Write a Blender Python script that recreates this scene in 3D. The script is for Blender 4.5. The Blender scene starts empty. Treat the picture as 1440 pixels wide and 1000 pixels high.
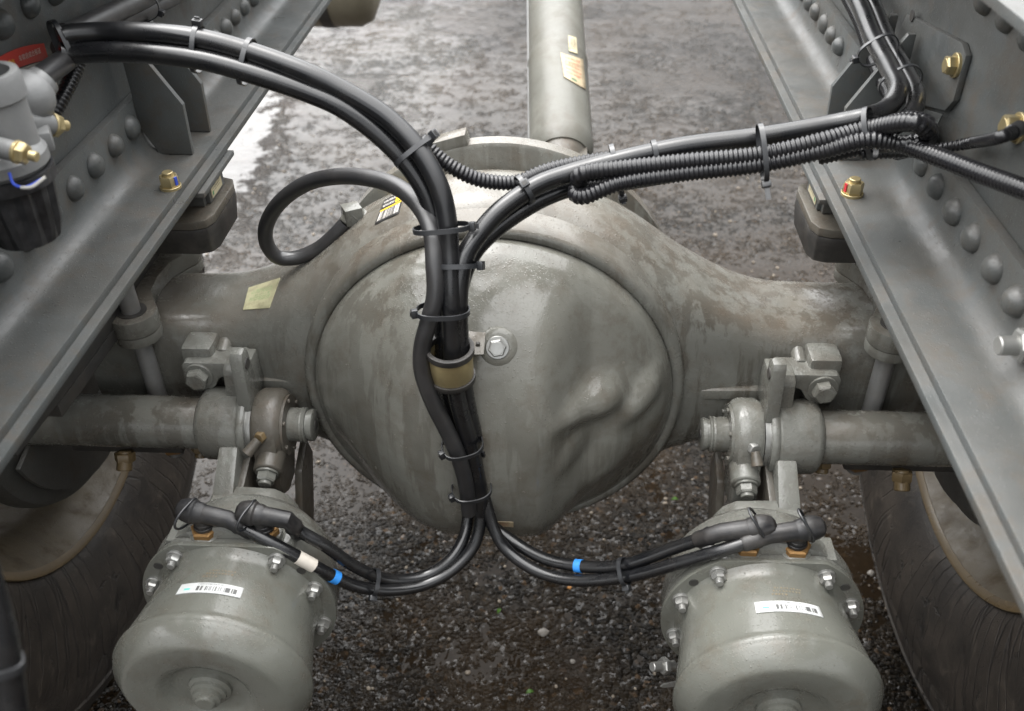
import bpy, bmesh, math, random
import numpy as np
from mathutils import Vector, Matrix, Quaternion
random.seed(7); np.random.seed(7)
PI = math.pi
scene = bpy.context.scene
COL = scene.collection

# ---------------------------------------------------------------- camera
F_PX, CAM_X, CAM_Z = 1300.0, 0.0581, 1.24
PITCH, YAW, ROLL = math.radians(36.956), math.radians(3.546), math.radians(-1.048)
_f = Vector((-math.sin(YAW)*math.cos(PITCH), math.cos(YAW)*math.cos(PITCH), -math.sin(PITCH)))
_r = Vector((math.cos(YAW), math.sin(YAW), 0)); _u = _r.cross(_f)
c_, s_ = math.cos(ROLL), math.sin(ROLL)
CR, CU, CF = c_*_r + s_*_u, -s_*_r + c_*_u, _f
CAM = Vector((CAM_X, 0, CAM_Z))
cd = bpy.data.cameras.new('camera'); cam = bpy.data.objects.new('camera', cd); COL.objects.link(cam)
cd.sensor_width = 36; cd.lens = F_PX/1440*36; cd.clip_start = 0.02; cd.clip_end = 500
cam.matrix_world = Matrix(((CR.x, CU.x, -CF.x, CAM.x), (CR.y, CU.y, -CF.y, CAM.y), (CR.z, CU.z, -CF.z, CAM.z), (0, 0, 0, 1)))
cd.dof.use_dof = True; cd.dof.focus_distance = 0.98; cd.dof.aperture_fstop = 6.3
scene.camera = cam
def at(px, py, X=None, Y=None, Z=None):
    """a point of the photograph put at a measured place: lateral X, distance Y or height Z (metres)"""
    d = CR*((px-720)/F_PX) - CU*((py-500)/F_PX) + CF
    if X is not None: t = (X-CAM.x)/d.x
    elif Y is not None: t = (Y-CAM.y)/d.y
    else: t = (Z-CAM.z)/d.z
    return CAM + d*t

# ---------------------------------------------------------------- sky, sun, exposure (overcast)
SUN_EL, SUN_AZ = math.radians(72), math.radians(-50)      # azimuth from +Y towards +X
w = bpy.data.worlds.new('World'); scene.world = w; w.use_nodes = True
nt = w.node_tree; nt.nodes.clear()
sky = nt.nodes.new('ShaderNodeTexSky'); sky.sky_type = 'NISHITA'; sky.sun_disc = False
sky.sun_elevation = SUN_EL; sky.sun_rotation = SUN_AZ; sky.dust_density = 5; sky.air_density = 1.4; sky.ozone_density = 1
hs = nt.nodes.new('ShaderNodeHueSaturation'); hs.inputs['Saturation'].default_value = 0.12
bg = nt.nodes.new('ShaderNodeBackground'); bg.inputs['Strength'].default_value = 0.08
out = nt.nodes.new('ShaderNodeOutputWorld')
nt.links.new(sky.outputs[0], hs.inputs['Color']); nt.links.new(hs.outputs[0], bg.inputs[0]); nt.links.new(bg.outputs[0], out.inputs[0])
sd = bpy.data.lights.new('sun', 'SUN'); sd.energy = 1.5; sd.angle = math.radians(118); sd.color = (1, .995, .985)
sun = bpy.data.objects.new('sun', sd); COL.objects.link(sun)
sdir = Vector((math.sin(SUN_AZ)*math.cos(SUN_EL), math.cos(SUN_AZ)*math.cos(SUN_EL), math.sin(SUN_EL)))
sun.rotation_euler = sdir.to_track_quat('Z', 'Y').to_euler(); sun.location = sdir*20
vs = scene.view_settings; vs.view_transform = 'Standard'; vs.look = 'None'; vs.exposure = 2.4; vs.gamma = 1
vs.use_curve_mapping = False

# ---------------------------------------------------------------- materials
class NG:
    def __init__(s, name):
        s.m = bpy.data.materials.new(name); s.m.use_nodes = True
        s.t = s.m.node_tree; s.t.nodes.clear()
        s.o = s.n('ShaderNodeOutputMaterial'); s.b = s.n('ShaderNodeBsdfPrincipled'); s.l(s.b.outputs[0], s.o.inputs[0])
        s.tc = s.n('ShaderNodeTexCoord')
        s.pos = s.n('ShaderNodeNewGeometry').outputs['Position']
    def n(s, t, **k):
        x = s.t.nodes.new(t)
        for a, v in k.items(): setattr(x, a, v)
        return x
    def l(s, a, b): s.t.links.new(a, b)
    def setin(s, node, name, v):
        i = node.inputs[name]
        if hasattr(v, 'is_output'): s.l(v, i)
        else: i.default_value = v
    def p(s, **k):
        for a, v in k.items():
            s.setin(s.b, a.replace('_', ' '), tuple(v)+(1,) if isinstance(v, (tuple, list)) and len(v) == 3 else v)
    def mapped(s, vec, scale):
        m = s.n('ShaderNodeMapping'); s.l(vec, m.inputs[0]); m.inputs['Scale'].default_value = scale; return m.outputs[0]
    def noise(s, scale, vec=None, detail=5, rough=.6, dist=0):
        x = s.n('ShaderNodeTexNoise'); x.inputs['Scale'].default_value = scale; x.inputs['Detail'].default_value = detail
        x.inputs['Roughness'].default_value = rough; x.inputs['Distortion'].default_value = dist
        s.l(vec or s.pos, x.inputs['Vector']); return x.outputs['Fac']
    def voro(s, scale, vec=None, feature='F1', out='Distance', rnd=1):
        x = s.n('ShaderNodeTexVoronoi', feature=feature); x.inputs['Scale'].default_value = scale
        x.inputs['Randomness'].default_value = rnd
        s.l(vec or s.pos, x.inputs['Vector']); return x.outputs[out]
    def ramp(s, fac, *stops, interp='LINEAR'):
        x = s.n('ShaderNodeValToRGB'); x.color_ramp.interpolation = interp
        e = x.color_ramp.elements
        while len(e) < len(stops): e.new(.5)
        for el, (p, c) in zip(e, stops):
            el.position = p; el.color = (c, c, c, 1) if isinstance(c, (int, float)) else tuple(c)+(1,)
        s.l(fac, x.inputs[0]); return x.outputs[0]
    def mix(s, fac, a, b, mode='MIX'):
        x = s.n('ShaderNodeMix', data_type='RGBA', blend_type=mode)
        for i, v in ((0, fac), (6, a), (7, b)):
            if hasattr(v, 'is_output'): s.l(v, x.inputs[i])
            else: x.inputs[i].default_value = tuple(v)+(1,) if isinstance(v, (tuple, list)) and len(v) == 3 else v
        return x.outputs[2]
    def math(s, op, a, b=0.0, c=0.0):
        x = s.n('ShaderNodeMath', operation=op)
        for i, v in enumerate((a, b, c)):
            if hasattr(v, 'is_output'): s.l(v, x.inputs[i])
            else: x.inputs[i].default_value = v
        return x.outputs[0]
    def bump(s, h, strength, dist, prev=None):
        x = s.n('ShaderNodeBump'); x.inputs['Strength'].default_value = strength; x.inputs['Distance'].default_value = dist
        s.l(h, x.inputs['Height'])
        if prev is not None: s.l(prev, x.inputs['Normal'])
        return x.outputs[0]

def mat_paint(name, col, rough=(.22, .5), dirt=.5, dirtcol=(.075, .054, .034), streak=True, spec=.5, peel=.25, dust=0, grit=0.0):
    g = NG(name)
    v1 = g.noise(9, detail=4); v2 = g.noise(60, detail=3, rough=.7)
    base = g.mix(g.ramp(v1, (.3, 0), (.7, 1)), [c*.86 for c in col], [c*1.12 for c in col])
    if streak:
        st = g.noise(1, g.mapped(g.pos, (48, 48, 4.5)), detail=4, rough=.65)
        m = g.math('MULTIPLY', g.ramp(st, (.47, 0), (.54, 1)), g.ramp(g.noise(5, detail=3), (.35, 0), (.65, 1)))
        base = g.mix(g.math('MULTIPLY', m, .95*dirt), base, (.045, .037, .027))
    d = g.math('MULTIPLY', g.ramp(g.noise(22, detail=5, rough=.75), (.5, 0), (.78, 1)), dirt)
    base = g.mix(d, base, dirtcol)
    stn = g.noise(6.5, detail=6, rough=.62, dist=.7)
    base = g.mix(g.math('MULTIPLY', g.ramp(stn, (.515, 0), (.545, 1)), .26*dirt), base, (.070, .060, .046))
    if dust:
        sz = g.n('ShaderNodeSeparateXYZ'); g.l(g.n('ShaderNodeNewGeometry').outputs['Normal'], sz.inputs[0])
        du = g.math('MULTIPLY', g.ramp(sz.outputs[2], (.35, 0), (.8, 1)), g.ramp(g.noise(6, detail=5, rough=.7), (.36, 0), (.6, dust)))
        base = g.mix(du, base, (.135, .108, .083))
    vg = g.voro(460)
    sp = g.math('MULTIPLY', g.ramp(vg, (.0, 1), (.17, 0)), g.ramp(g.noise(10, detail=4), (.42-grit, 0), (.62-grit, .9)))   # grit specks
    base = g.mix(g.math('MULTIPLY', sp, min(1, dirt*1.2)), base, (.24, .19, .13))
    pit = g.math('MULTIPLY', g.ramp(g.voro(95), (.0, 1), (.055, 0)), .8*dirt)                                     # stone chips
    base = g.mix(pit, base, (.03, .018, .012))
    r = g.ramp(g.noise(18, detail=4, rough=.75), (.3, rough[0]), (.7, rough[1]))
    r = g.math('ADD', r, g.math('MULTIPLY', d, .3))
    nb = g.bump(v2, peel, .0014)
    nb = g.bump(g.math('ADD', g.ramp(vg, (.0, 1), (.3, 0)), g.math('MULTIPLY', g.ramp(g.voro(170), (.0, 1), (.18, 0)), 1.6)), .35, .0007, nb)   # grit and water beads
    g.p(Base_Color=base, Roughness=r, Normal=nb); g.b.inputs['Specular IOR Level'].default_value = spec
    return g.m
def mat_plain(name, col, rough=.4, metal=0.0, var=.2, scale=40, bumpst=0, dust=0.0, dustcol=(.16, .13, .1), spec=.5):
    g = NG(name)
    n = g.noise(scale, detail=3, rough=.7)
    base = g.mix(n, [c*(1-var) for c in col], [min(1, c*(1+var)) for c in col])
    if dust:
        d = g.math('MULTIPLY', g.ramp(g.noise(26, detail=4, rough=.8), (.42, 0), (.75, 1)), dust)
        d2 = g.math('MULTIPLY', g.ramp(g.voro(420), (0, 1), (.16, 0)), g.math('MULTIPLY', g.ramp(g.noise(11), (.45, 0), (.6, 1)), dust))
        base = g.mix(g.math('MAXIMUM', d, d2), base, dustcol)
    g.p(Base_Color=base, Metallic=metal, Roughness=g.ramp(g.noise(scale*.7, detail=5), (.3, max(.03, rough-.1)), (.7, min(1, rough+.12))))
    g.b.inputs['Specular IOR Level'].default_value = spec
    if bumpst: g.p(Normal=g.bump(g.noise(scale*6, detail=4), bumpst, .001))
    return g.m

M = {}
M['paint'] = mat_paint('grey_axle_paint', (.142, .142, .126), (.11, .33), dirt=.65, dust=.42)
M['cover'] = mat_paint('grey_cover_paint', (.155, .154, .135), (.08, .25), dirt=.55)
M['frame'] = mat_paint('grey_frame_paint', (.070, .075, .074), (.26, .54), dirt=.7, streak=False, dust=.12)
M['chamber'] = mat_paint('grey_chamber_paint', (.118, .120, .104), (.15, .30), dirt=.55, streak=False, peel=.12, grit=.13)
M['cast'] = mat_paint('grey_cast_paint', (.142, .143, .128), (.13, .35), dirt=.5, peel=.6)
M['slack'] = mat_paint('dirty_cast_paint', (.085, .078, .065), (.24, .48), dirt=.8, dirtcol=(.1, .07, .045), peel=.6)
M['shaft'] = mat_paint('shaft_paint', (.120, .119, .102), (.38, .58), dirt=.4)
M['rod'] = mat_plain('rod_steel', (.22, .22, .215), .38, .35, dust=.35)
M['dark'] = mat_plain('dark_steel', (.035, .034, .032), .6, 0, dust=.4, dustcol=(.07, .055, .04))
M['hose'] = mat_plain('black_hose_rubber', (.006, .0063, .0073), .27, 0, var=.3, dust=.24, dustcol=(.042, .038, .033), spec=.65)
M['hose_dusty'] = mat_plain('dusty_hose_rubber', (.016, .016, .017), .42, 0, var=.3, dust=.3, dustcol=(.055, .048, .042), spec=.8)
M['corr'] = mat_plain('black_conduit_plastic', (.008, .008, .0095), .3, 0, var=.3, dust=.14, dustcol=(.04, .037, .033), spec=.5)
M['tie'] = mat_plain('cable_tie_nylon', (.011, .012, .014), .35, 0, dust=.15, dustcol=(.06, .06, .06), spec=.8)
M['elbow'] = mat_plain('elbow_plastic', (.010, .010, .011), .4, 0, dust=.4, dustcol=(.09, .08, .07), bumpst=.2)
M['tape_blue'] = mat_plain('blue_tape', (.03, .22, .62), .4, 0, var=.08)
M['tape_white'] = mat_plain('white_tape', (.52, .48, .42), .55, 0, var=.25)
M['paint_blue'] = mat_plain('blue_paint_mark', (.03, .07, .45), .5, 0, var=.3)
M['paint_red'] = mat_plain('red_paint_mark', (.5, .03, .04), .5, 0, var=.3)
M['zinc_yellow'] = mat_plain('yellow_zinc', (.46, .375, .20), .34, .7, var=.25, dust=.15)
M['brass'] = mat_plain('brass', (.30, .17, .065), .42, .6, var=.25, dust=.3, dustcol=(.12, .07, .03))
M['zinc'] = mat_plain('silver_zinc', (.34, .34, .325), .32, .7, var=.2, dust=.25)
M['cast_alu'] = mat_plain('cast_aluminium', (.185, .187, .185), .4, .15, var=.12, bumpst=.25)
M['cup'] = mat_plain('black_cup_plastic', (.010, .010, .011), .42, 0, dust=.45, dustcol=(.09, .09, .095))
M['rubber'] = mat_plain('bump_rubber', (.018, .017, .016), .5, 0, dust=.5, dustcol=(.09, .08, .07))
M['rim'] = mat_paint('rim_paint', (.125, .102, .068), (.3, .6), dirt=1.0, dirtcol=(.075, .05, .026), streak=False)
M['rimlip'] = mat_plain('rim_lip_paint', (.12, .085, .042), .34, 0, var=.4, scale=18, dust=.4, dustcol=(.08, .05, .02))
M['tank'] = mat_plain('tank_paint', (.20, .18, .13), .4, 0, dust=.3)
M['leaf'] = mat_plain('green_leaf', (.055, .13, .015), .4, 0)
M['drumpaint'] = mat_paint('drum_paint', (.06, .06, .055), (.4, .65), dirt=.6, streak=False)

def mat_tyre():
    g = NG('tyre_rubber')
    n = g.noise(14, detail=5, rough=.7)
    base = g.mix(g.ramp(n, (.35, 0), (.7, 1)), (.018, .0150, .0125), (.048, .039, .031))
    uv = g.tc.outputs['UV']
    wv = g.n('ShaderNodeVectorMath', operation='ADD'); nv = g.n('ShaderNodeTexNoise'); nv.inputs['Scale'].default_value = 9; g.l(uv, nv.inputs['Vector'])
    sc_ = g.n('ShaderNodeVectorMath', operation='SCALE'); g.l(nv.outputs['Color'], sc_.inputs[0]); sc_.inputs['Scale'].default_value = .004
    g.l(uv, wv.inputs[0]); g.l(sc_.outputs[0], wv.inputs[1]); W = wv.outputs[0]
    cr = g.ramp(g.voro(1, g.mapped(W, (90, 1.1, 1)), feature='DISTANCE_TO_EDGE'), (.0, 1), (.06, 0))          # radial weather cracks
    cr = g.math('MULTIPLY', cr, g.ramp(g.noise(7, detail=3), (.42, 0), (.58, 1)))
    sc2 = g.noise(1, g.mapped(W, (60, 9, 1)), detail=5, rough=.75, dist=1.0)
    base = g.mix(g.ramp(sc2, (.56, 0), (.74, .75)), base, (.095, .078, .062))
    dk = g.ramp(g.noise(1, g.mapped(W, (38, 7, 1)), detail=4, rough=.7, dist=2.0), (.30, 1), (.40, 0))
    base = g.mix(g.math('MULTIPLY', dk, .8), base, (.010, .009, .008))
    base = g.mix(g.math('MULTIPLY', cr, .9), base, (.006, .005, .005))
    h = g.math('SUBTRACT', g.math('MULTIPLY', sc2, .5), g.math('ADD', cr, g.math('MULTIPLY', dk, .4)))
    g.p(Base_Color=base, Roughness=.58, Normal=g.bump(h, .6, .004))
    g.b.inputs['Specular IOR Level'].default_value = .4
    return g.m
M['tyre'] = mat_tyre()

def mat_asphalt():
    g = NG('wet_asphalt')
    P = g.pos
    warp = g.n('ShaderNodeVectorMath', operation='ADD')
    nv = g.n('ShaderNodeTexNoise'); nv.inputs['Scale'].default_value = 60; g.l(P, nv.inputs['Vector'])
    sc = g.n('ShaderNodeVectorMath', operation='SCALE'); g.l(nv.outputs['Color'], sc.inputs[0]); sc.inputs['Scale'].default_value = .006
    g.l(P, warp.inputs[0]); g.l(sc.outputs[0], warp.inputs[1]); W = warp.outputs[0]
    vs_ = g.n('ShaderNodeTexVoronoi', feature='SMOOTH_F1'); vs_.inputs['Scale'].default_value = 150; vs_.inputs['Smoothness'].default_value = .45; g.l(W, vs_.inputs['Vector'])
    v1 = vs_.outputs['Distance']; vc = g.voro(150, W, out='Color')
    # puddles: where the film of water lies smooth
    big = g.noise(1.7, detail=4, rough=.62)
    sx = g.n('ShaderNodeSeparateXYZ'); g.l(P, sx.inputs[0]); X, Y = sx.outputs[0], sx.outputs[1]
    def blob(cx, cy, rx, ry, slant=0):
        ax = g.math('DIVIDE', g.math('SUBTRACT', g.math('SUBTRACT', X, cx), g.math('MULTIPLY', g.math('SUBTRACT', Y, cy), slant)), rx)
        ay = g.math('DIVIDE', g.math('SUBTRACT', Y, cy), ry)
        return g.math('SUBTRACT', 1.0, g.math('SQRT', g.math('ADD', g.math('MULTIPLY', ax, ax), g.math('MULTIPLY', ay, ay))))
    left = blob(-1.12, 2.75, .30, 1.1, -.12)
    edge = g.math('MULTIPLY', g.math('SUBTRACT', g.noise(11, detail=5, rough=.72), .5), 1.5)
    pud = g.ramp(g.math('ADD', left, edge), (.05, 0), (.3, 1)); left_m = pud
    pud2 = g.ramp(g.math('ADD', big, g.math('MULTIPLY', edge, .16)), (.58, 0), (.70, .45))
    pot = g.ramp(g.math('ADD', blob(.41, 1.32, .055, .05), g.math('MULTIPLY', edge, .25)), (.0, 0), (.25, 1))
    pud = g.math('MAXIMUM', pud, g.math('MAXIMUM', pud2, pot))
    scol = g.n('ShaderNodeSeparateColor'); g.l(vc, scol.inputs[0])
    stone = g.math('MULTIPLY', g.ramp(v1, (.0, 1), (.7, 0)), g.math('ADD', g.math('MULTIPLY', scol.outputs[1], .6), .4))
    hraw = g.math('ADD', g.math('MULTIPLY', stone, .55), g.math('MULTIPLY', g.math('SUBTRACT', g.noise(55, detail=3, rough=.5), .5), 1.4))
    hraw = g.math('ADD', hraw, g.math('MULTIPLY', g.math('SUBTRACT', g.noise(17, detail=4, rough=.6), .5), 2.2))
    level = g.math('ADD', g.math('MULTIPLY', pud, 1.7), g.math('SUBTRACT', g.ramp(g.noise(4.5, detail=5, rough=.6), (.3, 0), (.7, .50)), .18))
    level = g.math('SUBTRACT', level, g.math('MULTIPLY', g.ramp(blob(.10, .80, .62, .95), (.0, 0), (.45, 1)), .26))
    mud = g.ramp(g.noise(2.1, detail=6, rough=.65), (.42, 0), (.62, .85))
    level = g.math('ADD', level, g.math('MULTIPLY', mud, .24))
    film = g.ramp(g.math('SUBTRACT', level, hraw), (.0, 0), (.12, 1))       # water stands between the stones
    hgt = g.math('MAXIMUM', hraw, level)
    base = g.ramp(scol.outputs[0], (.0, (.004, .0034, .0027)), (.5, (.0085, .0070, .0053)), (.86, (.015, .0118, .0083)), (.95, (.027, .0235, .019)), (1, (.055, .033, .017)))
    base = g.mix(mud, base, (.027, .0182, .0104))
    base = g.mix(g.math('MULTIPLY', film, .6), base, (.017, .0112, .0066))
    base = g.mix(pot, base, (.012, .007, .004))
    r = g.ramp(g.noise(45, detail=4, rough=.7), (.3, .03), (.7, .13))
    r = g.math('ADD', g.math('MULTIPLY', r, g.math('SUBTRACT', 1.0, film)), .03)
    g.p(Base_Color=base, Roughness=r, Normal=g.bump(hgt, 1.0, .0065))
    # gloss of the wet stones: a film in the open ahead and on the left, lowered under the axle to stand in for dark reflections, single glossy stones everywhere
    open_ = g.ramp(g.math('ADD', g.math('DIVIDE', Y, 4.0), g.math('MULTIPLY', edge, .12)), (.34, 0), (.80, .12))
    lft = g.ramp(g.math('ADD', g.math('MULTIPLY', X, -1.0), g.math('MULTIPLY', edge, .15)), (.18, 0), (.42, .28))
    gl = g.math('MULTIPLY', g.math('MULTIPLY', g.ramp(scol.outputs[2], (.80, 0), (.90, 1)), g.math('SUBTRACT', 1.0, film)), .55)
    wet = g.math('ADD', g.math('MAXIMUM', open_, lft), .085)
    wet = g.math('ADD', g.math('MAXIMUM', wet, gl), g.math('MULTIPLY', left_m, .75))
    g.setin(g.b, 'Specular IOR Level', wet); g.b.inputs['IOR'].default_value = 1.4
    return g.m
M['asphalt'] = mat_asphalt()

def mat_sticker(name, paper, ink=(.02, .02, .02), bars=(.25, .9, .2, .62), text=(.3, .95, .72, .92), rows=3, dirt=.2, accent=None):
    """flat print on a label: bar code stripes and lines of small text, in the label's own UV"""
    g = NG(name); s = g.n('ShaderNodeSeparateXYZ'); g.l(g.tc.outputs['UV'], s.inputs[0]); U, V = s.outputs[0], s.outputs[1]
    def box(x0, x1, y0, y1):
        a = g.math('MULTIPLY', g.math('GREATER_THAN', U, x0), g.math('LESS_THAN', U, x1))
        b = g.math('MULTIPLY', g.math('GREATER_THAN', V, y0), g.math('LESS_THAN', V, y1))
        return g.math('MULTIPLY', a, b)
    wn = g.n('ShaderNodeTexWhiteNoise', noise_dimensions='1D'); g.l(g.math('FLOOR', g.math('MULTIPLY', U, 96)), wn.inputs['W'])
    m = g.math('MULTIPLY', g.math('GREATER_THAN', wn.outputs['Value'], .46), box(*bars))
    cu = g.math('FLOOR', g.math('MULTIPLY', U, 90)); cv = g.math('FLOOR', g.math('MULTIPLY', V, 40))
    cx = g.n('ShaderNodeCombineXYZ'); g.l(cu, cx.inputs[0]); g.l(cv, cx.inputs[1])
    w2 = g.n('ShaderNodeTexWhiteNoise', noise_dimensions='2D'); g.l(cx.outputs[0], w2.inputs['Vector'])
    rowm = g.math('GREATER_THAN', g.math('FRACT', g.math('MULTIPLY', g.math('SUBTRACT', V, text[2]), rows/(text[3]-text[2]))), .45)
    t = g.math('MULTIPLY', g.math('MULTIPLY', g.math('GREATER_THAN', w2.outputs['Value'], .45), rowm), box(*text))
    m = g.math('MAXIMUM', m, t)
    base = g.mix(g.math('MULTIPLY', m, .85), paper, ink)
    if accent:
        for (bx, c) in accent: base = g.mix(box(*bx), base, c)
    d = g.math('MULTIPLY', g.ramp(g.noise(70, detail=6, rough=.75), (.45, 0), (.7, 1)), dirt)
    base = g.mix(d, base, (.16, .12, .08))
    g.p(Base_Color=base, Roughness=.45)
    return g.m
M['label_white'] = mat_sticker('white_barcode_label', (.5, .51, .5), bars=(.27, .93, .2, .66), text=(.3, .7, .74, .9), rows=1, dirt=.12,
                               accent=[((.1, .2, .3, .48), (.1, .5, .45))])
M['label_tan'] = mat_sticker('yellowed_barcode_label', (.46, .41, .27), bars=(.2, .85, .45, .85), text=(.2, .85, .15, .4), rows=2, dirt=.5,
                             accent=[((.06, .18, .1, .3), (.03, .2, .08))])
M['label_old'] = mat_sticker('worn_tan_label', (.42, .34, .22), ink=(.35, .08, .03), bars=(.3, .75, .6, .7), text=(.15, .85, .2, .9), rows=5, dirt=.75,
                             accent=[((.35, .6, .06, .16), (.08, .15, .08))])
M['label_plain'] = mat_sticker('bare_paper_label', (.44, .42, .26), ink=(.25, .33, .16), bars=(.2, .8, .52, .6), text=(.15, .85, .2, .8), rows=2, dirt=.6)
M['plate_yellow'] = mat_sticker('axle_data_label', (.012, .012, .012), ink=(.55, .52, .48), bars=(.05, .95, .06, .34), text=(.05, .62, .42, .95), rows=4, dirt=.15,
                                accent=[((.02, .98, .36, .41), (.75, .48, .02)), ((.66, .96, .45, .97), (.78, .5, .02)), ((.1, .3, .78, .97), (.75, .48, .02))])
M['red_paper'] = mat_plain('red_label_paper', (.40, .035, .025), .5, 0, var=.15)
M['white_paper'] = mat_plain('white_label_paper', (.42, .41, .38), .55, 0, var=.15, dust=.2)
M['print_white'] = mat_plain('pale_print', (.55, .42, .38), .5)
M['print_yellow'] = mat_plain('yellow_print', (.7, .42, .03), .5)
M['print_brown'] = mat_plain('tan_ink_print', (.15, .12, .075), .5, var=.35, scale=150)
M['debris_orange'] = mat_plain('orange_debris', (.38, .17, .04), .5)
M['debris_pale'] = mat_plain('pale_stone', (.16, .145, .125), .45, bumpst=.3)

# ---------------------------------------------------------------- geometry helpers (all in world metres)
WL = {}
def V(*a): return Vector(a)
def frame_of(axis):
    a = Vector(axis).normalized()
    h = V(0, 0, 1) if abs(a.z) < .9 else V(1, 0, 0)
    u = h.cross(a).normalized(); return u, a.cross(u), a
def lathe(bm, prof, origin, axis, seg=32, start=0, cap=True, ecc=1.0):
    u, v, a = frame_of(axis); o = Vector(origin); rings = []
    for h, r in prof:
        if r < 1e-6: rings.append([bm.verts.new(o + a*h)])
        else: rings.append([bm.verts.new(o + a*h + (u*math.cos(start+2*PI*i/seg) + v*math.sin(start+2*PI*i/seg)*ecc)*r) for i in range(seg)])
    for A, B_ in zip(rings, rings[1:]):
        if len(A) == 1 and len(B_) == 1: continue
        for i in range(seg):
            j = (i+1) % seg
            if len(A) == 1: bm.faces.new((A[0], B_[i], B_[j]))
            elif len(B_) == 1: bm.faces.new((A[i], A[j], B_[0]))
            else: bm.faces.new((A[i], A[j], B_[j], B_[i]))
    if cap:
        for Rg, f in ((rings[0], 1), (rings[-1], 0)):
            if len(Rg) > 1: bm.faces.new(Rg[::-1] if f else Rg)
    return bm
def cyl(bm, a, b, r, seg=24, r2=None, ch=None):
    a, b = Vector(a), Vector(b); L = (b-a).length; r2 = r if r2 is None else r2
    ch = min(r, r2, L)*.12 if ch is None else ch
    return lathe(bm, [(0, r-ch), (ch, r), (L-ch, r2), (L, r2-ch)], a, b-a, seg)
def hexa(bm, o, axis, r, h, start=0.3, hole=0):
    return lathe(bm, [(0, r*.96), (h*.06, r), (h*.8, r), (h, r*.86)], o, axis, 6, start)
def ring(bm, o, axis, R, r0, h, seg=40):
    lathe(bm, [(0, r0), (0, R), (h*.0+.0008, R+.0006), (h-.0008, R+.0006), (h, R), (h, r0), (0, r0)], o, axis, seg, cap=False)
    bmesh.ops.remove_doubles(bm, verts=bm.verts, dist=1e-6); return bm
def box(bm, c, size, rot=None):
    M_ = Matrix.Translation(Vector(c)) @ ((rot if rot is not None else Matrix.Identity(3)).to_4x4()) @ Matrix.Diagonal((size[0], size[1], size[2], 1))
    bmesh.ops.create_cube(bm, size=1, matrix=M_); return bm
def prism(bm, pts, thick, w):
    """closed outline of 3-D points pushed along w by thick"""
    w = Vector(w).normalized()*thick
    A = [bm.verts.new(Vector(p)) for p in pts]; B_ = [bm.verts.new(Vector(p)+w) for p in pts]
    bm.faces.new(A[::-1]); bm.faces.new(B_)
    n = len(A)
    for i in range(n): bm.faces.new((A[i], A[(i+1) % n], B_[(i+1) % n], B_[i]))
    return bm
def spline(pts, n=10):
    P = [Vector(p) for p in pts]; P = [P[0]*2-P[1]] + P + [P[-1]*2-P[-2]]; o = []
    for i in range(1, len(P)-2):
        p0, p1, p2, p3 = P[i-1:i+3]
        # centripetal Catmull-Rom
        t0 = 0; t1 = t0+max(1e-4, (p1-p0).length**.5); t2 = t1+max(1e-4, (p2-p1).length**.5); t3 = t2+max(1e-4, (p3-p2).length**.5)
        for k in range(n):
            t = t1+(t2-t1)*k/n
            A1 = p0*((t1-t)/(t1-t0))+p1*((t-t0)/(t1-t0)); A2 = p1*((t2-t)/(t2-t1))+p2*((t-t1)/(t2-t1)); A3 = p2*((t3-t)/(t3-t2))+p3*((t-t2)/(t3-t2))
            B1 = A1*((t2-t)/(t2-t0))+A2*((t-t0)/(t2-t0)); B2 = A2*((t3-t)/(t3-t1))+A3*((t-t1)/(t3-t1))
            o.append(B1*((t2-t)/(t2-t1))+B2*((t-t1)/(t2-t1)))
    o.append(P[-2]); return o
def resample(P, step):
    o = [P[0]]; acc = 0
    for a, b in zip(P, P[1:]):
        L = (b-a).length
        if L < 1e-9: continue
        d = step-acc
        while d <= L: o.append(a+(b-a)*(d/L)); d += step
        acc = (acc+L) % step
    return o
def tube(bm, P, rad, seg=16, cap=True):
    P = [Vector(p) for p in P]; n = len(P)
    T = [((P[min(i+1, n-1)]-P[max(i-1, 0)]).normalized()) for i in range(n)]
    u = frame_of(T[0])[0]; rings = []
    for i in range(n):
        if i:
            q = T[i-1].rotation_difference(T[i]); u = q @ u
        u = (u-T[i]*u.dot(T[i])).normalized(); v = T[i].cross(u)
        r = rad[i] if isinstance(rad, (list, tuple)) else rad
        rings.append([bm.verts.new(P[i]+(u*math.cos(2*PI*k/seg)+v*math.sin(2*PI*k/seg))*r) for k in range(seg)])
    for A, B_ in zip(rings, rings[1:]):
        for k in range(seg): bm.faces.new((A[k], A[(k+1) % seg], B_[(k+1) % seg], B_[k]))
    if cap: bm.faces.new(rings[0][::-1]); bm.faces.new(rings[-1])
    return bm
def corrugated(bm, P, r, pitch=.0042, seg=12):
    Q = resample(P, pitch/4); rad = [(r*.84, r, r, r*.84)[i % 4] for i in range(len(Q))]
    return tube(bm, Q, rad, seg)
def nb(): return bmesh.new()
def finish(bm, bevel=0, bseg=2, angle=32):
    bmesh.ops.recalc_face_normals(bm, faces=bm.faces)
    if bevel:
        E_ = [e for e in bm.edges if len(e.link_faces) == 2 and e.calc_face_angle(0) > math.radians(angle)]
        bmesh.ops.bevel(bm, geom=E_, offset=bevel, segments=bseg, profile=.6, affect='EDGES', clamp_overlap=True)
    for f in bm.faces: f.smooth = True
    for e in bm.edges:
        if len(e.link_faces) == 2 and e.calc_face_angle(0) > math.radians(angle): e.smooth = False
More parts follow.
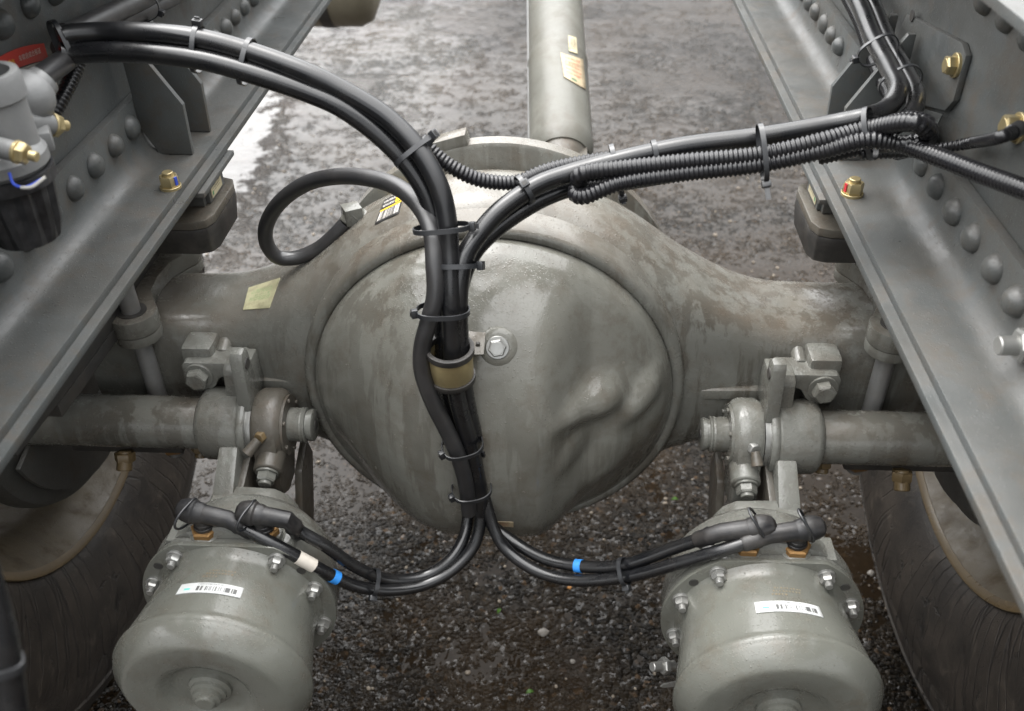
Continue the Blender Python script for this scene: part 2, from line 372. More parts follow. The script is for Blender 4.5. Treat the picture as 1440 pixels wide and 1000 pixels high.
def mesh_obj(name, bm, mat, parent=None, bevel=0, bseg=2, angle=32, origin=None, raw=False):
    if not raw: finish(bm, bevel, bseg, angle)
    co = np.array([v.co for v in bm.verts]); c = Vector((co.min(0)+co.max(0))/2) if origin is None else Vector(origin)
    bmesh.ops.translate(bm, verts=bm.verts, vec=-c)
    me = bpy.data.meshes.new(name); bm.to_mesh(me); bm.free()
    me.materials.append(M[mat] if isinstance(mat, str) else mat)
    o = bpy.data.objects.new(name, me); COL.objects.link(o); WL[o] = c
    if parent is not None: o.parent = parent; o.location = c-WL[parent]
    else: o.location = c
    return o
def copy_part(src, loc, parent, rot=None):
    o = src.copy(); COL.objects.link(o); o.parent = parent; WL[o] = Vector(loc); o.location = Vector(loc)-WL[parent]
    if rot is not None: o.rotation_euler = rot
    return o
def tag(o, label, cat, group=None, kind=None):
    o['label'] = label
    if cat: o['category'] = cat
    if group: o['group'] = group
    if kind: o['kind'] = kind
    return o
def thing(name, label, cat, loc, group=None):
    o = bpy.data.objects.new(name, None); o.empty_display_size = .05; COL.objects.link(o); o.location = Vector(loc); WL[o] = Vector(loc)
    return tag(o, label, cat, group)
def sheet(name, grid, mat, parent, thick=.0006):
    """thin label: a grid of points [row][col] with UV, given a small thickness"""
    nr, nc = len(grid), len(grid[0]); verts = [Vector(p) for r in grid for p in r]
    n = (verts[nc]-verts[0]).cross(verts[1]-verts[0]).normalized()
    if n.dot(CAM-verts[0]) < 0: n = -n
    bm = bmesh.new(); uvl = bm.loops.layers.uv.new('UVMap')
    top = [bm.verts.new(v+n*thick) for v in verts]; bot = [bm.verts.new(v-n*thick*.5) for v in verts]
    def face(ix):
        f = bm.faces.new([x[0] for x in ix])
        for lp, x in zip(f.loops, ix): lp[uvl].uv = x[1]
    uv = [(c/(nc-1), 1-r/(nr-1)) for r in range(nr) for c in range(nc)]
    for r in range(nr-1):
        for c in range(nc-1):
            q = [r*nc+c, r*nc+c+1, (r+1)*nc+c+1, (r+1)*nc+c]
            face([(top[i], uv[i]) for i in q]); face([(bot[i], uv[i]) for i in q[::-1]])
    per = [(0, c) for c in range(nc)]+[(r, nc-1) for r in range(1, nr)]+[(nr-1, c) for c in range(nc-2, -1, -1)]+[(r, 0) for r in range(nr-2, 0, -1)]
    per = [r*nc+c for r, c in per]
    for a, b in zip(per, per[1:]+per[:1]): face([(top[a], uv[a]), (top[b], uv[b]), (bot[b], uv[b]), (bot[a], uv[a])])
    return mesh_obj(name, bm, mat, parent, angle=60)
def bolt(parent, o, axis, rw=.016, rh=.011, h=.009, mat='paint', washer=True, stud=0, studr=.0045, name='bolt', hstart=.2):
    """hex head or nut with washer and stud as one small part"""
    a = Vector(axis).normalized(); bm = nb(); o = Vector(o); z = 0
    if washer: cyl(bm, o-a*.001, o+a*.0025, rw, 24); z = .0023
    hexa(bm, o+a*z, a, rh, h, hstart)
    if stud: cyl(bm, o+a*(z+h-.001), o+a*(z+h+stud), studr, 14)
    else: cyl(bm, o+a*(z+h-.0004), o+a*(z+h+.0005), rh*.72, 18, ch=.0003)
    return mesh_obj(name, bm, mat, parent)

# ================================================================ ground
def build_ground():
    bm = nb(); xs = [-60, -8, 8, 60]; ys = [-60, -4, 12, 120]
    vv = [[bm.verts.new((x, y, 0)) for x in xs] for y in ys]
    for j in range(3):
        for i in range(3): bm.faces.new((vv[j][i], vv[j][i+1], vv[j+1][i+1], vv[j+1][i]))
    o = mesh_obj('asphalt_ground', bm, 'asphalt', origin=(0, 0, 0)); o['kind'] = 'structure'; o['label'] = 'wet dark asphalt with puddles under the truck axle'
build_ground()

# ================================================================ frame rails
def extrude_y(name, poly, y0, y1, mat, parent, bevel=.0012):
    bm = nb(); prism(bm, [(x, y0, z) for x, z in poly], y1-y0, (0, 1, 0)); return mesh_obj(name, bm, mat, parent, bevel)
def rivet_mesh(s):
    bm = nb(); lathe(bm, [(0, .0132), (.0012, .0132), (.004, .0122), (.008, .0095), (.0105, .0055), (.0113, 0)], (0, 0, 0), (-s, 0, 0), 20)
    finish(bm, angle=50); me = bpy.data.meshes.new('rivet'); bm.to_mesh(me); bm.free(); me.materials.append(M['frame']); return me
YA, YB = -.45, 4.2
RAIL = {}
for s, lab in ((-1, 'grey riveted channel frame rail on the left, darker inside, behind the pale air valve'),
               (1, 'grey riveted channel frame rail on the right, with a light grey web')):
    t = thing('frame_rail', lab, 'frame rail', (s*.385, .8, .79), 'frame rails of the chassis'); RAIL[s] = t
    S = lambda P: [(s*x, z) for x, z in P]
    extrude_y('web', S([(.423, .7895), (.431, .7895), (.431, 1.0515), (.423, 1.0515)]), YA, YB, 'frame', t)
    extrude_y('lower_flange', S([(.337, .781), (.431, .781), (.431, .789), (.337, .789)]), YA, YB, 'frame', t)
    extrude_y('upper_flange', S([(.338, 1.052), (.431, 1.052), (.431, 1.060), (.338, 1.060)]), YA, YB, 'frame', t)
    fil = [(.412-.026*(1-math.cos(a)), .797+.026*(1-math.sin(a))) for a in [PI/2*i/6 for i in range(7)]]
    extrude_y('reinforcing_angle', S([(.3465, .7892), (.4225, .7892), (.4225, .862), (.412, .862)] + fil + [(.3465, .797)]), YA, YB, 'frame', t)
    me = rivet_mesh(s)
    lo = ([.787-.0485*k for k in range(8)]+[.836, .884, .932]+[1.226+.0475*k for k in range(14)]) if s < 0 else \
         ([.858-.049*k for k in range(9)]+[1.199+.0485*k for k in range(14)])
    hi = [.778+.05*k for k in range(-4, 4)]+[1.15+.05*k for k in range(9)] if s < 0 else [.742+.0505*k for k in range(-4, 4)]+[1.15+.05*k for k in range(9)]
    for x, z, ys in ((.4125, .839, lo), (.4235, .999, hi)):
        for y in ys:
            o = bpy.data.objects.new('rivet', me); COL.objects.link(o); o.parent = t; k_ = random.uniform(.93, 1.05); o.scale = (random.uniform(.85, 1.1), k_, k_*random.uniform(.96, 1.04)); o.rotation_euler.x = random.uniform(0, 6.28); o.location = V(s*x, y+random.uniform(-.0015, .0015), z+random.uniform(-.001, .001))-WL[t]; WL[o] = V(s*x, y, z)
    for y in (.953, 1.016):                                            # stiffening gussets standing on the flange
        P = [(.397, .7978), (.359, .7978), (.357, .856), (.385, .904), (.4035, .934), (.4112, .934), (.4112, .8635), (.4112, .828), (.405, .815), (.4005, .806)]
        bm = nb(); prism(bm, [(s*x, y, z) for x, z in P], .007, (0, 1, 0)); mesh_obj('gusset_plate', bm, 'frame', t, .0008)

# ================================================================ bump stops under the rails
for s, lab in ((-1, 'bump stop block with black rubber under the left frame rail, above the left spring eye'),
               (1, 'bump stop block with black rubber under the right frame rail')):
    t = thing('bump_stop', lab, 'bump stop', (s*.38, .94, .70), 'bump stops under the rails')
    y0, y1 = .885, 1.0; xi = .330
    P = [(xi, y0+.02), (xi+.006, y0+.006), (xi+.02, y0), (.45, y0), (.45, y1), (xi+.02, y1), (xi+.005, y1-.006), (xi, y1-.02)]
    bm = nb(); prism(bm, [(s*x, y, .738) for x, y in P], .010, (0, 0, 1)); mesh_obj('base_plate', bm, 'slack', t, .0015)
    bm = nb()
    A = [bm.verts.new((s*x, y, .7378)) for x, y in P]
    c = sum((a.co for a in A), Vector())/len(A)
    B1 = [bm.verts.new((a.co.x, a.co.y, .728)) for a in A]
    B2 = [bm.verts.new((c.x+(a.co.x-c.x)*.93, c.y+(a.co.y-c.y)*.9, .704)) for a in A]
    bm.faces.new(A); bm.faces.new(B2[::-1]); n = len(A)
    for Q, R_ in ((A, B1), (B1, B2)):
        for i in range(n): bm.faces.new((Q[i], Q[(i+1) % n], R_[(i+1) % n], R_[i]))
    mesh_obj('rubber_block', bm, 'rubber', t, .002)
    for y in (.925, .985):
        bm = nb(); box(bm, (s*.395, y, .7645), (.10, .008, .0310)); mesh_obj('bracket_web', bm, 'frame', t, .0008)
    bm = nb(); box(bm, (s*.3445, .955, .7645), (.008, .0518, .0310)); mesh_obj('bracket_wall', bm, 'frame', t, .0008)
    bm = nb(); box(bm, (s*.39, .95, .7803-.0036), (.118, .112, .006)); mesh_obj('top_plate', bm, 'frame', t, .0012)
    x = s*.3402
    g = [[(x-s*.0003, .935+.035*j, .7765-.024*i) for j in (range(2) if s < 0 else range(2))] for i in range(2)]
    sheet('barcode_label', g, 'label_tan', t)
    n_ = bolt(t, (s*.356, .873, .7975), (0, 0, 1), .0112, .0105, .0115, 'zinc_yellow', stud=.004, studr=.0058, name='nut', hstart=.5)
    bm = nb(); cyl(bm, (s*.37, .9, .749), (s*.37, .9, .781), .006, 14); mesh_obj('bolt_shank', bm, 'zinc_yellow', t)
    bm = nb(); q = V(s*.356, .873, .7975)
    a0 = math.radians(-20 if s < 0 else 200)
    box(bm, q+V(.0092*math.cos(a0), .0092*math.sin(a0), .0085), (.0014, .0035, .009), Matrix.Rotation(a0, 3, 'Z'))
    mesh_obj('paint_mark', bm, 'paint_blue' if s < 0 else 'paint_red', t)

# ================================================================ drive axle housing
AY, AZ = .92, .552; CX, CZ, CRAD = -.016, .563, .205; RIMY = .822
def smin(a, b, k): h = max(0, min(1, .5+.5*(b-a)/k)); return b*(1-h)+a*h-k*h*(1-h)
def smax(a, b, k): return -smin(-a, -b, k)
def sstep(a, b, x): t_ = max(0, min(1, (x-a)/(b-a))); return t_*t_*(3-2*t_)
def cover_p(x, z):
    dx, dz = x-CX, z-CZ; r = math.hypot(dx, dz)/CRAD
    if r >= 1: return 0.0
    edge = (1-r**7)**.5; dist = CRAD*(1-r)
    side = .074*(1-.7*(dx/.235)**2-.7*(dz/.235)**2)*edge
    k = .80+2.2*sstep(-.5, .5, dz/CRAD)
    side = smin(side, k*dist, .018*min(1, dist/.03)+1e-5)
    barrel = .124*math.sqrt(max(0, 1-(dz/.207)**2))*edge                    # the ring gear's room: a keel from top to bottom
    wgt = (1-sstep(.050, .112, dx)) if dx > 0 else (1-sstep(.045, .185, -dx))
    p = side+(smax(barrel, side, .012)-side)*wgt
    def bmp(bx, bz, a, sx_, sz_, h):
        u = (x-bx)*math.cos(a)+(z-bz)*math.sin(a); v_ = -(x-bx)*math.sin(a)+(z-bz)*math.cos(a)
        return h*math.exp(-((u/sx_)**2+(v_/sz_)**2)**1.6)
    p += (bmp(.098, .612, .15, .034, .022, .023) + bmp(.153, .602, .85, .034, .016, .016) + bmp(.078, .558, 1.1, .026, .013, .008) + bmp(.100, .50, 1.2, .075, .030, .011))*min(1, dist/.02)
    return max(0, p)
def cover_y(x, z): return RIMY-cover_p(x, z)
def hit_cover(px, py, off=0.0):
    y = .55
    while y < 1.0:
        q = at(px, py, Y=y)
        if y >= cover_y(q.x, q.z): break
        y += .0015
    q = at(px, py, Y=y-off); return q
HD = [0, .04, .08, .11, .138, .165, .19, .212, .25, .286, .322, .37, .5]
HH = [.226, .2235, .2125, .199, .185, .167, .146, .128, .107, .0935, .0865, .0845, .084]
_tab = np.interp(np.linspace(-.6, .6, 1201), [-d for d in HD[:0:-1]]+HD, HH[:0:-1]+HH)
for _ in range(2): _tab = np.convolve(np.pad(_tab, 14, 'edge'), np.hanning(29)/np.hanning(29).sum(), 'valid')
def half_h(x): return float(np.interp(x-CX, np.linspace(-.6, .6, 1201), _tab))
def half_d(x): return .070+.030*(1-sstep(.08, .34, abs(x-CX)))
def build_housing(t):
    bm = nb(); rings = []
    xs = sorted(set([-.50, -.45, -.42, -.40]+[round(-.385+.0110*i, 4) for i in range(71)]+[.40, .42, .45, .50])); N = 64
    for x in xs:
        h, d = half_h(x), half_d(x); n_ = 3.8-1.3*(1-sstep(.10, .33, abs(x-CX)))
        zc = AZ+(CZ-AZ)*(1-sstep(.2, .34, abs(x-CX))); rg = []
        for k in range(N):
            a = 2*PI*k/N; c, s1 = math.cos(a), math.sin(a)
            rg.append(bm.verts.new((x, AY+d*math.copysign(abs(c)**(2/n_), c), zc+h*math.copysign(abs(s1)**(2/n_), s1))))
        rings.append(rg)
    for A, B_ in zip(rings, rings[1:]):
        for k in range(N): bm.faces.new((A[k], A[(k+1) % N], B_[(k+1) % N], B_[k]))
    bm.faces.new(rings[0]); bm.faces.new(rings[-1][::-1])
    return mesh_obj('housing', bm, 'paint', t, angle=60)
ax = thing('drive_axle', 'large grey rear drive axle with bulging differential cover across the centre', 'axle', (0, AY, .32))
build_housing(ax)
# differential cover
bm = nb(); NR, NA = 46, 120; rings = []
for i in range(NR+1):
    r = (i/NR)
    r = 1-(1-r)**1.6
    row = []
    for k in range(NA):
        a = 2*PI*k/NA; x = CX+CRAD*r*math.cos(a); z = CZ+CRAD*r*math.sin(a)
        row.append(bm.verts.new((x, cover_y(x, z), z)))
        if i == 0: break
    rings.append(row)
for A, B_ in zip(rings, rings[1:]):
    for k in range(NA):
        j = (k+1) % NA
        if len(A) == 1: bm.faces.new((A[0], B_[k], B_[j]))
        else: bm.faces.new((A[k], A[j], B_[j], B_[k]))
bk = [bm.verts.new((v.co.x, RIMY+.03, v.co.z)) for v in rings[-1]]
for k in range(NA): bm.faces.new((rings[-1][k], rings[-1][(k+1) % NA], bk[(k+1) % NA], bk[k]))
bm.faces.new(bk)
cover = mesh_obj('differential_cover', bm, 'cover', ax, angle=70)
# weld ring round the cover and the carrier flange in front
bm = nb(); lathe(bm, [(-.03, .2035), (.002, .2040), (.0055, .2075), (.0055, .2125), (.002, .2175), (-.010, .2205), (-.03, .222), (-.03, .2035)], (CX, RIMY+.006, CZ), (0, -1, 0), 128, cap=False)
bmesh.ops.remove_doubles(bm, verts=bm.verts, dist=1e-6); mesh_obj('weld_ring', bm, 'paint', ax, angle=50)
bm = nb(); lathe(bm, [(0, .18), (0, .221), (.003, .226), (.022, .226), (.026, .220), (.026, .15)], (CX, 1.008, CZ), (0, 1, 0), 128)
cf = mesh_obj('carrier_flange', bm, 'paint', ax, angle=40)
bm = nb(); a = math.radians(106)
box(bm, (CX+.230*math.cos(a), 1.022, CZ+.230*math.sin(a)), (.016, .024, .056), Matrix.Rotation(-(a), 3, 'Y')); mesh_obj('flange_lug', bm, 'paint', cf, .003)
for k in range(16):
    a = 2*PI*(k+.5)/16
    bolt(cf, (CX+.206*math.cos(a), 1.034, CZ+.206*math.sin(a)), (0, 1, 0), .011, .009, .008)
bm = nb(); lathe(bm, [(0, .15), (.03, .135), (.09, .10), (.16, .075), (.25, .062), (.262, .052)], (.03, 1.034, .575), (.08, 1, .10), 48); mesh_obj('pinion_housing', bm, 'paint', ax)
for s in (-1, 1):                                                     # long rib along each arm
    bm = nb(); y = AY-.0715
    prism(bm, [(s*.222, y-.009, .563), (s*.31, y-.007, .564), (s*.31, y-.007, .548), (s*.222, y-.009, .546)], .022, (0, 1, 0)); mesh_obj('arm_rib', bm, 'paint', ax, .005, 3)
# bolt boss on the cover
q = hit_cover(700, 488); nrm = V(0, -1, .55).normalized()
bm = nb(); lathe(bm, [(-.006, .021), (.0, .0195), (.002, .017), (.003, .0135)], q, nrm, 28); mesh_obj('bolt_boss', bm, 'cover', cover)
bolt(cover, q+nrm*.0025, nrm, .0115, .0092, .007, 'zinc')
# breather elbow where the loop hose ends
q0 = at(509, 312, Y=.93); ndir = V(-.55, -.2, .75).normalized()
q0 = V(-.19, .905, .688)
q0 = at(510, 313, Y=.925)
e1 = at(495, 301, Y=.92); br = thing_parent = ax
bm = nb(); cyl(bm, q0-(e1-q0)*.5, q0+(e1-q0)*.55, .0135, 20); hexa(bm, q0-(e1-q0)*.05, e1-q0, .0155, .007); mesh_obj('breather_fitting', bm, 'cast', ax)
bm = nb(); cyl(bm, q0+(e1-q0)*.5, e1+(e1-q0)*.35, .0105, 6); cyl(bm, e1, at(486, 314, Y=.915), .0088, 20); box(bm, e1, (.02, .02, .02), Matrix.Rotation(.5, 3, 'Z')); mesh_obj('breather_elbow', bm, 'cast', ax, .0015)
# data label, chalk marks, torn paper label
def hit_housing(px, py, lift=.001):
    y = .6
    while y < 1.2:
        q = at(px, py, Y=y); n_ = 3.8-1.3*(1-sstep(.10, .33, abs(q.x-CX)))
        zc = AZ+(CZ-AZ)*(1-sstep(.2, .34, abs(q.x-CX)))
        if abs((q.y-AY)/half_d(q.x))**n_+abs((q.z-zc)/half_h(q.x))**n_ <= 1: break
        y += .001
    return at(px, py, Y=y-lift)
def patch(corners, hit, nr=5, nc=7, lift=.0012):
    (a, b, c, d) = [Vector((p[0], p[1])) for p in corners]          # tl, tr, br, bl in the photograph
    G = []
    for i in range(nr):
        v = i/(nr-1); G.append([hit(*( (a*(1-u)+b*u)*(1-v)+(d*(1-u)+c*u)*v ), lift) for u in [j/(nc-1) for j in range(nc)]])
    return G
sheet('data_label', patch([(546, 270), (572, 256), (561, 300), (527, 316)], hit_housing), 'plate_yellow', ax)
sheet('paper_label', patch([(350, 405), (394, 391), (379, 433), (342, 436)], hit_housing), 'label_plain', ax)
sheet('paint_stroke', patch([(577, 266), (592, 260), (593, 262), (578, 268)], hit_housing, 2, 4), 'paint_blue', ax)
g = [hit_housing(*p, .0012) for p in ((587, 275), (596, 271), (590, 277))]
bm = nb(); tube(bm, g, .0008, 6); mesh_obj('paint_stroke', bm, 'white_paper', ax)
sheet('cover_label', patch([(676, 732), (722, 734), (722, 741), (676, 738)], lambda a, b, l: hit_cover(a, b, l), 3, 6), 'label_old', cover)

# ================================================================ propeller shaft
p0, p1 = V(.057, 1.42, .600), V(.040, 1.83, .715); d = (p1-p0).normalized()
ps = thing('propeller_shaft', 'grey tubular propeller shaft running forward from the axle to the top edge', 'drive shaft', p0)
a0 = p0-d*.03; L = 1.6
bm = nb(); lathe(bm, [(0, .030), (.0, .046), (.012, .0515), (.030, .0535), (.034, .0525), (.24, .0525), (.246, .0535), (.256, .0535), (.262, .0515), (L, .0515), (L, .03)], a0, d, 56); mesh_obj('shaft_tube', bm, 'shaft', ps, angle=50)
u, v, w_ = frame_of(d)
bm = nb(); tube(bm, [a0+d*.02+V(-.0520, 0, .002), a0+d*1.2+V(-.0520, 0, .002)], .0022, 8); mesh_obj('seam_weld', bm, 'cast_alu', ps)
bm = nb(); lathe(bm, [(-.10, .026), (-.05, .036), (-.01, .042), (.004, .044)], a0, d, 32); mesh_obj('end_yoke', bm, 'slack', ps)
bm = nb(); box(bm, a0-d*.045+V(.028, 0, .01), (.022, .08, .05)); box(bm, a0-d*.045-V(.028, 0, -.01), (.022, .08, .05)); cyl(bm, a0-d*.06+V(-.055, 0, .01), a0-d*.06+V(.055, 0, .01), .017, 20); mesh_obj('universal_joint', bm, 'slack', ps, .004)
def hit_shaft(px, py, lift):
    R_ = .0527+lift; dr = (at(px, py, Y=2)-CAM).normalized()
    m_ = CAM-a0; dd = dr-d*dr.dot(d); mm = m_-d*m_.dot(d)
    A_ = dd.dot(dd); B_ = 2*dd.dot(mm); C_ = mm.dot(mm)-R_*R_; D_ = max(0, B_*B_-4*A_*C_)
    return CAM+dr*((-B_-math.sqrt(D_))/(2*A_))
sheet('barcode_label', patch([(799, 50), (810, 53), (812, 76), (800, 72)], hit_shaft, 4, 5), 'label_tan', ps)
sheet('worn_label', patch([(788, 74), (820, 84), (824, 126), (793, 108)], hit_shaft, 5, 7), 'label_old', ps)

# ================================================================ leaf springs, U-bolts and eye plates
for s, side in ((-1, 'left'), (1, 'right')):
    t = thing('leaf_spring', f'dark stacked leaf spring under the {side} frame rail', 'leaf spring', (s*.482, AY, .64), 'leaf springs over the axle')
    for k in range(7):
        bm = nb(); L = .72-.08*k; pts = []
        nS = 12; zt = .748-.0165*k
        top = [((i/nS*2-1)*L) for i in range(nS+1)]
        prism(bm, [(s*.437, AY+y, zt+.10*y*y) for y in top]+[(s*.437, AY+y, zt-.0155+.10*y*y) for y in top[::-1]], .09*s, (1, 0, 0)); mesh_obj('leaf', bm, 'dark', t, .001)
    t = thing('spring_clamp', f'grey forged eye plate with two U-bolt rods on the {side} end of the axle', 'spring clamp', (s*.42, AY, .645), 'spring clamps on the axle')
    ex = .424; ys_ = (.842, .992)
    bm = nb()
    P = []
    for yc, a0_, a1_ in ((ys_[0], -PI*1.12, PI*.0-.5), (ys_[1], .5, PI*1.12)):
        for i in range(15):
            a = a0_+(a1_-a0_)*i/14; P.append((ex-.0265*math.cos(a)*1.0, yc+.0265*math.sin(a)))
    # outline: near eye, outer edge, far eye, narrow waist on the inner side
    P = [(ex-.0275*math.cos(a), ys_[0]+.0275*math.sin(a)) for a in np.linspace(.75, -PI*1.0, 16)] + \
        [(ex-.0275*math.cos(a), ys_[1]+.0275*math.sin(a)) for a in np.linspace(PI*1.0, -.75, 16)] + \
        [(ex-.006, (ys_[0]+ys_[1])/2+.030), (ex-.003, (ys_[0]+ys_[1])/2), (ex-.006, (ys_[0]+ys_[1])/2-.030)]
    prism(bm, [(s*x, y, .636) for x, y in P], .022, (0, 0, 1)); pl = mesh_obj('eye_plate', bm, 'paint', t, .003)
    bm = nb(); prism(bm, [(s*(ex+.0+(x-ex)*.97), (ys_[0]+ys_[1])/2+(y-(ys_[0]+ys_[1])/2)*.985, .6225) for x, y in P], .013, (0, 0, 1)); mesh_obj('spacer_plate', bm, 'paint', t, .002)
    for y in ys_:
        bm = nb(); lathe(bm, [(0, .0165), (.0012, .0165), (.0012, .0105)], (s*ex, y, .658), (0, 0, 1), 24, cap=False); mesh_obj('eye_bore', bm, 'dark', t)
        bm = nb(); cyl(bm, (s*ex, y, .44), (s*ex, y, .79), .0105, 20, ch=.001); mesh_obj('u_bolt_rod', bm, 'rod', t)
        bm = nb(); hexa(bm, (s*ex, y, .468), (0, 0, -1), .017, .02); mesh_obj('nut', bm, 'brass', t)
    bm = nb(); box(bm, (s*.47, AY, .475), (.14, .21, .022)); mesh_obj('bottom_plate', bm, 'dark', t, .003)

# ================================================================ wheels
def wheel(s, side, lab):
    t = thing('wheel', lab, 'wheel', (s*.72, AY, 0), 'rear wheels beside the axle')
    c = V(0, AY, .545); R0 = .53
    # X profile: (distance from the vehicle centre, radius)
    tp = [(.604, .287), (.592, .293), (.584, .305), (.574, .330), (.566, .365), (.562, .400), (.564, .435), (.5665, .441), (.5655, .447), (.570, .468), (.5755, .484),
          (.5735, .487), (.5755, .492), (.585, .512), (.598, .524), (.62, R0), (.655, R0), (.657, R0-.014), (.667, R0-.014), (.669, R0), (.71, R0+.001), (.712, R0-.014), (.722, R0-.014), (.724, R0+.001),
          (.77, R0), (.772, R0-.014), (.782, R0-.014), (.784, R0), (.82, R0-.002), (.85, .515), (.872, .48), (.88, .42), (.872, .34), (.845, .289)]
    bm = nb(); uvl = bm.loops.layers.uv.new('UVMap'); N = 144; rings = []
    for x, r in tp: rings.append([bm.verts.new((s*x, c.y+r*math.cos(2*PI*i/N), c.z+r*math.sin(2*PI*i/N))) for i in range(N)])
    for j, (A, B_) in enumerate(zip(rings, rings[1:])):
        for i in range(N):
            f = bm.faces.new((A[i], A[(i+1) % N], B_[(i+1) % N], B_[i]))
            uvs = ((i/N, j/12), ((i+1)/N, j/12), ((i+1)/N, (j+1)/12), (i/N, (j+1)/12))
            for lp, q in zip(f.loops, uvs): lp[uvl].uv = q
    ty = mesh_obj('tyre', bm, 'tyre', t, angle=50)
    # raised sidewall ribs near the bead and shoulder lugs
    bm = nb()
    for i in range(60):
        a = 2*PI*i/60; cc, ss = math.cos(a), math.sin(a)
        rot = Matrix.Rotation(a, 3, 'X')
        box(bm, V(s*.610, c.y+cc*.519, c.z+ss*.519), (.030, .018, .030), rot)
    mesh_obj('shoulder_lugs', bm, 'tyre', ty, .003)['kind'] = 'stuff'
    rp = [(.604, .2835), (.597, .2885), (.592, .2915), (.5895, .2900), (.5905, .2860), (.596, .2800)]
    bm = nb(); lathe(bm, [(x, r) for x, r in rp]+[rp[0]], (0, c.y, c.z), (s, 0, 0), 96, cap=False); bmesh.ops.remove_doubles(bm, verts=bm.verts, dist=1e-6)
    rim = mesh_obj('rim', bm, 'rimlip', t, angle=60)
    bp = [(.5965, .2805), (.610, .272), (.628, .262), (.645, .250), (.67, .243), (.80, .241), (.80, .246), (.67, .248), (.645, .256), (.61, .279)]
    bm = nb(); lathe(bm, bp+[bp[0]], (0, c.y, c.z), (s, 0, 0), 96, cap=False); bmesh.ops.remove_doubles(bm, verts=bm.verts, dist=1e-6); mesh_obj('rim_barrel', bm, 'rim', rim, angle=50)
    dp = [(.565, .0), (.565, .12), (.572, .155), (.575, .185), (.580, .198), (.592, .203), (.604, .203), (.610, .196), (.70, .196), (.79, .21), (.79, .0)]
    bm = nb(); lathe(bm, dp, (0, c.y, c.z), (s, 0, 0), 72, cap=False); dr = mesh_obj('brake_drum', bm, 'drumpaint', t, angle=40)
    bm = nb()
    prism(bm, [(s*.562, c.y+r*math.cos(a), c.z+r*math.sin(a)) for r, a in [(.18, math.radians(195+i*9)) for i in range(14)]+[(.10, math.radians(195+i*9)) for i in range(13, -1, -1)]], .006*s, (1, 0, 0))
    mesh_obj('dust_shield', bm, 'drumpaint', t, .001)
wheel(-1, 'left', 'dirty black tyre on a tan rim, left of the axle at the lower left')
wheel(1, 'right', 'dirty black tyre on a pale rim, right of the axle at the lower right')

